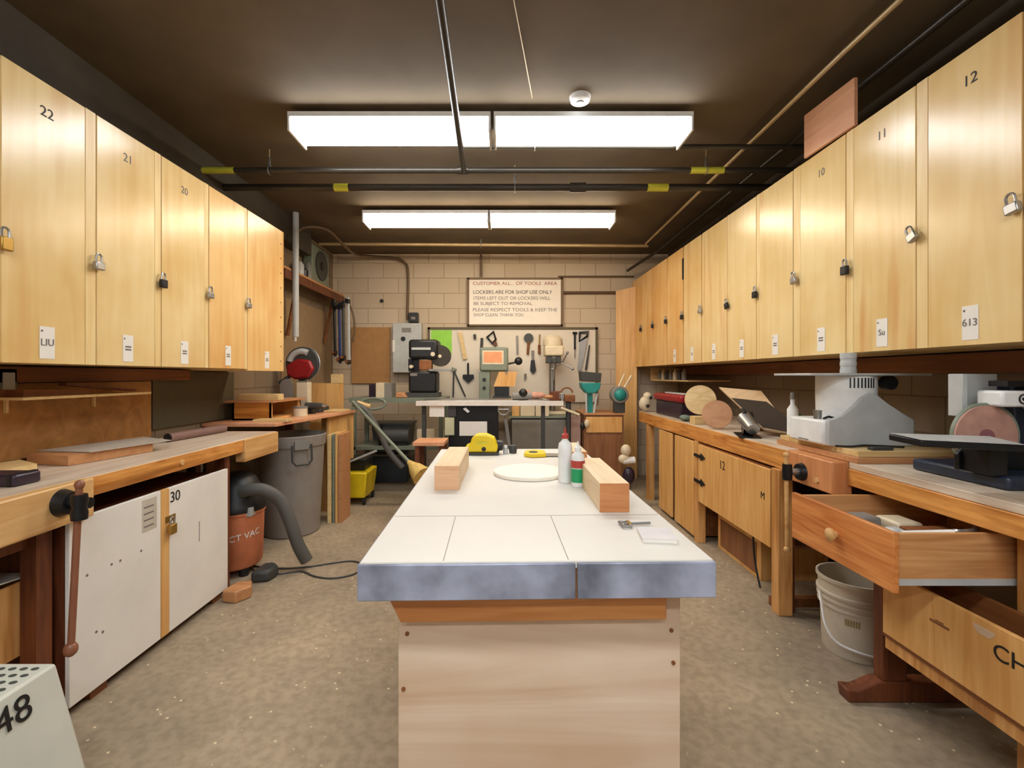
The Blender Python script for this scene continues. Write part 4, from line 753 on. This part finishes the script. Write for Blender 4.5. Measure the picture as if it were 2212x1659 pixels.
MB().hexa([at(1000,883,Y-.01),at(1006,880,Y-.01),at(1006,880,Y+.005),at(1000,883,Y+.005),at(1010,892,Y-.01),at(1015,889,Y-.01),at(1015,889,Y+.005),at(1010,892,Y+.005)]).build('mitre_tag',white,t)
t=thing('angle_drill','grey power tool resting on the table saw fence','power tool'); c=at(1130,868,4.72); c.z=zt3+.05
MB().cyl(c+Vector((-.11,.02,-.005)),c+Vector((.09,.02,.0)),.04,.035).build('motor_body',grey,t,.004); MB().ball(c+Vector((-.0,.0,.03)),.045).build('gear_head',black,t); MB().box(c.x-.08,c.x+.05,4.74,4.80,zt3+.007,c.z-.02).build('base',dkgrey,t)
t=thing('work_glove','pinkish work glove on the table saw beside the wooden box','glove'); c=at(1160,850,4.95); MB().ball((c.x,4.95,zt3+.045),.038,(2.6,1.6,1)).ball((c.x-.11,4.95,zt3+.06),.04,(1,1,1.2)).build('glove_body',flat('pink_glove',(196,142,122),.8,0,.15,20),t); MB().ball((c.x+.12,4.93,zt3+.03),.022,(2.4,1,1)).build('glove_fingers',board_br,t)
t=thing('scroll_saw','sage grey planer head with orange label standing before the tool board','machine'); Y=5.6
MB().box(*pbox(1036,1098,750,802,Y,.3)).build('head',sagegrey,t,.02); MB().box(*pbox(1042,1088,757,787,Y-.004,.004)).build('label_plate',cream,t); MB().box(*pbox(1045,1084,760,783,Y-.006,.002)).build('orange_label',flat('label_orange',(226,152,104),.5),t,label='orange warning label')
MB().box(*pbox(1035,1058,802.5,862,Y+.02,.25)).build('column',sagegrey,t,.006); MB().box(*pbox(1030,1110,862,870,Y,.35)).build('machine_base',ltgrey,t)
MB().cyl(at(1046,820,Y+.01),at(1046,820,Y+.02),.022).cyl(at(1046,838,Y+.01),at(1046,838,Y+.02),.02).build('switch_button',black,t)
MB().cyl(at(1098,786,Y+.1),at(1112,783,Y+.1),.012).ball(at(1120,780,Y+.1),.05,(1,.8,1)).build('feed_knob',black,t)
t=thing('wooden_drum_box','tan wooden box beside the sage grey machine head','box'); MB().prism([at(1066,835,5.45),at(1112,835,5.45),at(1117,803,5.45),at(1098,803,5.45),at(1094,812,5.45),(at(1090,803,5.45)),at(1078,803,5.45)],(0,.12,0)).build('box_body',orange_ply,t); MB().box(*pbox(1068,1100,835.5,856,5.46,.1)).build('box_foot',black,t)
MB().box(*pbox(1064,1104,856.5,868,5.44,.14)).build('riser',dkgrey,t)
# back cabinets
t=thing('low_cabinet','low grey steel cabinet on the floor below the drill press','cabinet'); Y=5.5; zc=PZ(903,Y)
MB().box(PX(1104,Y),PX(1230,Y),Y,Y+.6,.02,zc).build('carcass',dkgrey,t); MB().box(PX(1106,Y),PX(1172,Y),Y-.012,Y-.001,.05,zc-.02).build('door',grey,t,.004); MB().box(PX(1176,Y),PX(1226,Y),Y-.012,Y-.001,.05,zc-.02).build('door',grey,t,.004)
MB().box(PX(1100,Y),PX(1234,Y),Y-.02,Y+.62,zc,zc+.02).build('cabinet_top',sagegrey,t); MB().box(PX(1104,Y),PX(1230,Y),Y,Y+.6,0,.02).build('plinth',black,t)
zc+=.021
for i,(a,b,m_,lab) in enumerate(((1106,1122,orange_ply,'tan box at the left of the low grey cabinet top'),(1124,1155,cream,'cream carton left on the low grey cabinet top'),(1157,1186,cream,'cream carton beside the drill press base'))):
    tag(MB().box(PX(a,5.52),PX(b,5.52),5.52,5.65,zc,zc+.16).build('carton',m_,None,.003),lab,'carton','cartons on the low cabinet')
t=thing('drill_press','cream headed drill press standing in front of the tool board','drill press'); Y=5.85; cx=PX(1194,Y)
MB().box(cx-.15,cx+.15,Y-.18,Y+.2,zc,zc+.04).build('base',cream,t,.01); MB().cyl((cx,Y+.08,zc+.04),(cx,Y+.08,PZ(765,Y)),.04).build('column',steel,t)
MB().box(cx-.11,cx+.12,Y-.16,Y+.13,PZ(770,Y),PZ(748,Y)).build('head',cream,t,.02); MB().lathe([(0,0),(.125,0),(.13,.02),(.12,.09),(.085,.12),(.05,.14),(0,.14)],(cx,Y,PZ(747.5,Y)),28).build('pulley_cover',cream,t)
MB().cyl((cx,Y-.1,PZ(771,Y)),(cx,Y-.1,PZ(800,Y)),.045,.03).cyl((cx,Y-.1,PZ(800,Y)),(cx,Y-.1,PZ(822,Y)),.02,.008).build('chuck',steel,t)
MB().cyl((cx,Y-.17,PZ(780,Y)),(cx,Y-.14,PZ(780,Y)),.035).box(cx-.09,cx+.09,Y-.14,Y+.02,PZ(785,Y),PZ(771,Y)).build('quill_housing',dkgrey,t,.006)
p=Vector((cx+.11,Y-.08,PZ(785,Y)))
for a in (65,-30,-150): MB().cyl(p,p+Vector((.14*math.cos(R(a)),-.03,.14*math.sin(R(a)))),.008).ball(p+Vector((.145*math.cos(R(a)),-.031,.145*math.sin(R(a)))),.018).build('feed_lever',steel,t)
MB().box(cx-.12,cx+.12,Y-.18,Y+.05,PZ(864,Y)-.02,PZ(864,Y)).box(cx-.06,cx+.06,Y+.03,Y+.13,PZ(872,Y),PZ(858,Y)).build('work_table',steel,t,.004)
MB().box(cx-.05,cx+.09,Y-.15,Y-.03,PZ(863.8,Y),PZ(845,Y)).build('drill_vise',leg_dk,t,.006)
# teal thing
t=thing('teal_machine','teal machine with dark hood standing before the back right wall','machine'); Y=5.35
MB().prism([at(1255,802,Y),at(1300,806,Y),at(1298,826,Y),at(1257,824,Y)],(0,.2,0)).build('hood',dkgrey,t,.006)
MB().prism([at(1256,826.5,Y),at(1299,827.5,Y),at(1296,840,Y),at(1286,850,Y),at(1268,850,Y),at(1258,838,Y)],(0,.2,0)).build('body',teal,t,.01)
MB().box(PX(1272,Y),PX(1282,Y),Y+.05,Y+.12,.9,PZ(851,Y)).build('stem',teal,t); MB().cyl((PX(1268,Y),Y+.03,.9),at(1266,850,Y+.03),.013).cyl((PX(1284,Y),Y+.03,.9),at(1290,850,Y+.03),.013).build('brace',ltgrey,t)
t=thing('brown_cupboard','brown wooden cupboard with drawer at the far end of the right bench','cupboard'); Y=5.32
a,b=PX(1262,Y),PX(1347,Y)-.0
MB().box(a,b,Y,Y+.6,.02,.88).build('carcass',cabbrown,t); MB().box(a-.01,b+.02,Y-.02,Y+.62,.88,.90).build('cupboard_top',board_br,t,.002); MB().box(a+.02,b-.02,Y-.014,Y-.001,.68,.86).build('drawer',orange_ply,t,.002); MB().box(a+.02,b-.02,Y-.014,Y-.001,.05,.65).build('door',cabbrown,t,.002); MB().box(a,b,Y+.02,Y+.6,0,.02).build('plinth',brown_dk,t)
t=thing('shop_light_clamp','small clamp lamp hung by the brown cupboard corner','lamp'); c=at(1268,915,5.28); c.y=5.287; MB().ball(c,.03,(1,.7,1.6)).build('shade',cream,t); MB().ball(c+Vector((-.05,0,-.03)),.028,(1,.7,1.6)).build('cable_bundle',black,t)
# pale rag cluster between cupboard and right bench
t=thing('hanging_rags','pale rags and dark bottle hanging at the end of the right bench','rags'); c=at(1352,985,4.75)
MB().ball(c+Vector((0,0,.06)),.06,(.9,.7,1)).ball(c+Vector((-.02,0,-.03)),.05,(1.2,.7,1)).build('rag',cream,t); MB().cyl(c+Vector((-.03,0,-.05)),c+Vector((.09,.0,-.04)),.035).build('roll',white,t); MB().ball(c+Vector((.03,0,-.20)),.07,(.9,.7,1.3)).build('dark_bag',purple,t)
MB().cyl(c+Vector((.03,0,-.12)),c+Vector((.03,0,-.2)),.02).cyl((c.x+.03,4.75,0),(c.x+.03,4.75,c.z-.24),.02).build('stand',dkgrey,t)
# ---------------------------------------------------------------- left back corner
t=thing('miter_saw','dark red chop saw with round grey guard at the back of the left benches','saw'); Y=4.62; c=at(652,785,Y); LB=.971
MB().cyl((c.x,Y,c.z),(c.x,Y+.05,c.z),.165,n=36).build('blade_guard',dkgrey,t,.006)
MB().tube(arc((c.x,Y-.004,c.z),.12,60,170,12,'xz'),.03,8).build('silver_guard',ltgrey,t)
MB().prism([(c.x-.15,Y-.03,c.z-.02),(c.x-.04,Y-.03,c.z+.05),(c.x+.09,Y-.03,c.z+.03),(c.x+.13,Y-.03,c.z-.06),(c.x+.07,Y-.03,c.z-.145),(c.x-.06,Y-.03,c.z-.16),(c.x-.14,Y-.03,c.z-.12)],(0,.12,0)).build('motor_housing',red,t,.02)
MB().tube(arc((c.x,Y+.02,c.z),.172,-70,70,14,'xz'),.008,8).build('guard_rim',steel,t)
MB().cyl((c.x-.1,Y+.03,c.z-.1),(c.x-.2,Y-.05,c.z-.2),.018).build('handle',black,t); MB().box(c.x-.06,c.x+.0,Y+.06,Y+.12,LB,c.z-.08).box(c.x-.22,c.x+.22,Y-.1,Y+.14,LB,LB+.05).build('saw_base',dkgrey,t,.005)
t=thing('rounded_board','grey round topped board standing beside the chop saw','board'); Y=4.42; x0,x1=PX(605,Y),PX(632,Y); zz=PZ(832,Y)
MB().prism([(x0,Y,LB),(x1,Y,LB)]+[((x0+x1)/2+(x1-x0)/2*math.cos(R(a)),Y,zz+(x1-x0)/2*math.sin(R(a))) for a in range(0,181,18)],(0,.02,0)).build('board',grey,t)
t=thing('paper_cup_stack','pale square tin beside the rounded board','tin'); MB().box(PX(639,Y),PX(664,Y),Y+.01,Y+.1,LB,PZ(826,Y)).build('tin_body',cream,t,.004); MB().box(PX(641,Y),PX(662,Y),Y+.01,Y+.09,PZ(825.8,Y),PZ(823,Y)).build('tin_lid',grey,t)
t=thing('carton','tan carton behind the chop saw on the left','carton',None); Y=5.0; 
MB().box(-2.1,-1.78,5.0,5.12,0,PZ(828,5.0)).build('carton_body',orange_ply,t); MB().box(PX(722,5.1),PX(742,5.1),5.0,5.1,PZ(827.5,5),PZ(808,5)).build('top_flap',board_p,t)
t=thing('wall_shelf','high bracketed wooden shelf rail on the left wall at the back','shelf')
MB().box(-2.30,-2.12,4.45,6.1,2.37,2.395).build('shelf_board',board_br,t); MB().box(-2.14,-2.11,4.45,6.1,2.28,2.369).build('front_rail',leg_dk,t)
for y in (4.8,5.8): MB().tube([(-2.14,y,2.36),(-2.262,y+.02,1.75)],.02,6).build('brace',brown_dk,t)
t=thing('extractor_fan','square framed extractor fan above the high left shelf','fan'); MB().box(-2.29,-2.18,5.25,5.75,2.42,2.84).build('frame',sagegrey,t,.01); MB().cyl((-2.18,5.5,2.63),(-2.165,5.5,2.63),.17,n=28).build('grille',dkgrey,t); MB().cyl((-2.165,5.5,2.63),(-2.155,5.5,2.63),.05).build('fan_hub',blackm,t)
for i,(y,r,h,m_,lab) in enumerate(((4.97,.045,.16,ltgrey,'light grey canister on the high left shelf'),(5.075,.045,.11,blackm,'dark can on the high left shelf'),(5.18,.045,.2,grey,'tall grey canister on the high left shelf next to the fan'))):
    tag(MB().lathe([(0,2.396),(r,2.396),(r,2.396+h*.8),(r*.5,2.396+h),(0,2.396+h)],(-2.2,y,0),20).build('canister',m_),lab,'canister','canisters on the high shelf')
t=thing('duct_pipe','white vertical pipe on the left wall behind the end locker','pipe'); MB().cyl((-2.085,4.62,1.72),(-2.085,4.62,2.958),.03).build('pipe',ltgrey,t); MB().cyl((-2.13,4.70,1.68),(-2.13,4.70,2.36),.016).build('thin_pipe',white,t)
for i,(px,m_,top,bot,lab) in enumerate(((722,blackm,648,770,'leftmost dark bar clamp hanging on the left wall'),(733,blue,655,785,'blue bar clamp hanging on the left wall at the back'),(741,dkgrey,650,780,'dark grey bar clamp hanging beside the bright steel one'),(752,ltgrey,642,790,'bright steel bar clamp hanging nearest the back wall'))):
    t=thing('bar_clamp',lab,'clamp','bar clamps hung at the back left'); Y=5.75; p0,p1=at(px,top,Y),at(px+2,bot,Y)
    MB().tube([p0,p1],.02,6).build('bar',m_,t); MB().box(p0.x-.021,p0.x+.021,Y-.06,Y+.02,p0.z-.08,p0.z-.03).build('jaw',blackm,t); MB().box(p1.x-.021,p1.x+.021,Y-.06,Y+.02,p1.z+.02,p1.z+.07).build('jaw',blackm,t); MB().cyl((p1.x,Y-.1,p1.z+.045),(p1.x,Y-.06,p1.z+.045),.018).build('handle',brown_dk,t)
tag(MB().tube(smooth_path([at(746,645,5.9),at(760,670,5.9),at(766,705,5.9),at(762,740,5.9)],5),.012,8).build('hanging_hose',pipe_br),'thin curved hose hanging beside the clamps','hose')
# totes, broom, leaning
t=thing('plastic_tote','upper dark grey green plastic tote in the back left corner','tote','stacked totes'); Y=5.35
MB().hexa([Vector(p) for p in ((-1.62,5.8-.0,.36),(-1.22,5.8,.36),(-1.22,6.1,.36),(-1.62,6.1,.36),(-1.66,5.76,.72),(-1.18,5.76,.72),(-1.18,6.14,.72),(-1.66,6.14,.72))]).build('tote_body',flat('tote',(78,84,80),.5),t,.01); MB().box(-1.68,-1.16,5.75,6.15,.721,.74).build('lid',flat('tote_lid',(92,98,92),.5),t)
t=thing('plastic_tote','lower dark blue grey plastic tote on the floor at the back left','tote','stacked totes')
MB().hexa([Vector(p) for p in ((-1.66,5.78,0),(-1.22,5.78,0),(-1.22,6.1,0),(-1.66,6.1,0),(-1.70,5.75,.33),(-1.18,5.75,.33),(-1.18,6.13,.33),(-1.70,6.13,.33))]).build('tote_body',flat('tote2',(62,70,76),.5),t,.01); MB().box(-1.72,-1.16,5.74,6.14,.331,.355).build('lid',grey,t)
t=thing('push_broom','long handled broom leaning with straw bristles toward the table','broom')
p0,p1=at(762,868,4.6),at(890,1005,4.0); MB().cyl(p0,p1,.016,n=10).build('handle',sagegrey,t); d=(p1-p0).normalized()
p2=p1+d*.16; MB().tube([p1-d*.05,p1,p1+d*.05,p2],.03,12,rad=[.02,.035,.06,.09]).build('bristles',flat('straw',(206,172,96),.8,0,.2,40),t,label='yellow straw bristles')
p0,p1=at(775,880,5.0),at(905,985,5.05)
tag(MB().tube(smooth_path([at(765,872,4.75),at(790,887,4.75),at(815,925,4.75),at(840,975,4.75),at(870,1010,4.75)],5),.03,12).build('dust_hose',rubber),'grey dust hose sloping down beside the broom','hose')
t=thing('hose_loop','loop of hose lying on the steel bench edge at the left','hose'); c=at(805,872,5.10); MB().tube([c+Vector((.14*math.cos(a),.02*math.sin(a),.06*math.sin(a))) for a in [2*math.pi*k/20 for k in range(20)]],.014,8,True).build('loop',sagegrey,t)
MB().cyl(at(772,872,5.08),at(800,878,5.08),.035,.025).build('nozzle',board_p,t)
# extra clutter the photo shows on the rear benches
t=thing('power_drill','dark cordless drill lying on the second left bench','drill'); c=Vector((-1.80,4.40,LB))
MB().cyl(c+Vector((-.09,0,.075)),c+Vector((.07,0,.075)),.034,.026).build('drill_body',dkgrey,t,.004); MB().box(c.x-.07,c.x-.03,4.385,4.415,LB+.03,LB+.06).build('grip',black,t); MB().box(c.x-.09,c.x-.01,4.36,4.44,LB,LB+.031).build('battery',black,t); MB().cyl(c+Vector((.071,0,.075)),c+Vector((.11,0,.075)),.016,.01).build('chuck',steel,t)
t=thing('paint_tin','squat pale tin with a grey lid on the second left bench','tin'); MB().lathe([(0,LB),(.06,LB),(.06,LB+.07),(0,LB+.07)],(-1.83,4.15,0),24).build('tin_body',cream,t); MB().lathe([(0,LB+.0705),(.063,LB+.0705),(.063,LB+.085),(0,LB+.085)],(-1.83,4.15,0),24).build('tin_lid',grey,t)
tag(MB().box(-1.78,-1.60,4.55,4.80,LB,LB+.018).build('plank_offcut',board_p,None,.002),'short pale plank on the far corner of the second left bench','board')
t=thing('motor_unit','dark green black motor on the lower shelf of the steel bench','motor'); MB().cyl((-1.42,5.38,.64),(-1.10,5.38,.64),.10,n=24).build('motor_body',dkgrey,t,.01); MB().box(-1.40,-1.12,5.30,5.46,.531,.56).build('motor_foot',black,t); MB().cyl((-1.44,5.38,.64),(-1.425,5.38,.64),.13,n=24).build('drive_pulley',blackm,t)
t=thing('work_light_box','pale carton standing on the lower shelf of the steel bench','box'); MB().box(-1.0,-.8,5.28,5.45,.531,.72).build('box_body',cream,t,.003)
t=thing('bench_vise','small reddish bench vise on a post right of the drill press','vise'); c=at(1228,862,5.3)
MB().box(c.x-.05,c.x+.07,5.25,5.37,c.z-.03,c.z+.05).build('vise_body',brown_dk,t,.01); MB().box(c.x-.10,c.x-.055,5.25,5.37,c.z-.0,c.z+.07).build('jaw',steel,t,.005); MB().tube(arc((c.x-.02,5.3,c.z+.06),.07,10,170,10,'xz'),.010,6).build('carry_hoop',cabbrown,t); MB().cyl((c.x,5.31,0),(c.x,5.31,c.z-.03),.03).build('post',dkgrey,t); MB().box(c.x-.11,c.x+.11,5.20,5.42,0,.02).build('post_foot',dkgrey,t); MB().cyl((c.x-.09,5.27,c.z-.10),(c.x+.12,5.27,c.z-.18),.016).build('handle',cream,t)
tag(MB().prism([(PX(1216,5.48)+.05,5.46,0),(PX(1254,5.46),5.46,0),(PX(1254,5.46),5.46,.86),(PX(1216,5.48)+.08,5.46,.84)],(0,.02,0)).build('pink_board',flat('pinkish_panel',(186,150,136),.6)),'pinkish panel standing left of the brown cupboard','board')
# ---------------------------------------------------------------- finish
finalize()
cam=bpy.data.cameras.new('camera'); co=bpy.data.objects.new('camera',cam); COL.objects.link(co)
co.location=(0,0,E); co.rotation_euler=(R(90),0,0); cam.sensor_width=36; cam.lens=36*1000/2212; cam.shift_x=16/2212; cam.shift_y=-17.5/2212; cam.clip_start=.05
S.camera=co
w=bpy.data.worlds.new('w'); S.world=w; w.use_nodes=True; w.node_tree.nodes['Background'].inputs[0].default_value=(.9,.8,.65,1); w.node_tree.nodes['Background'].inputs[1].default_value=.05
S.view_settings.view_transform='Standard'; S.view_settings.look='None'; S.view_settings.gamma=1; S.view_settings.exposure=.88; S.view_settings.use_curve_mapping=False
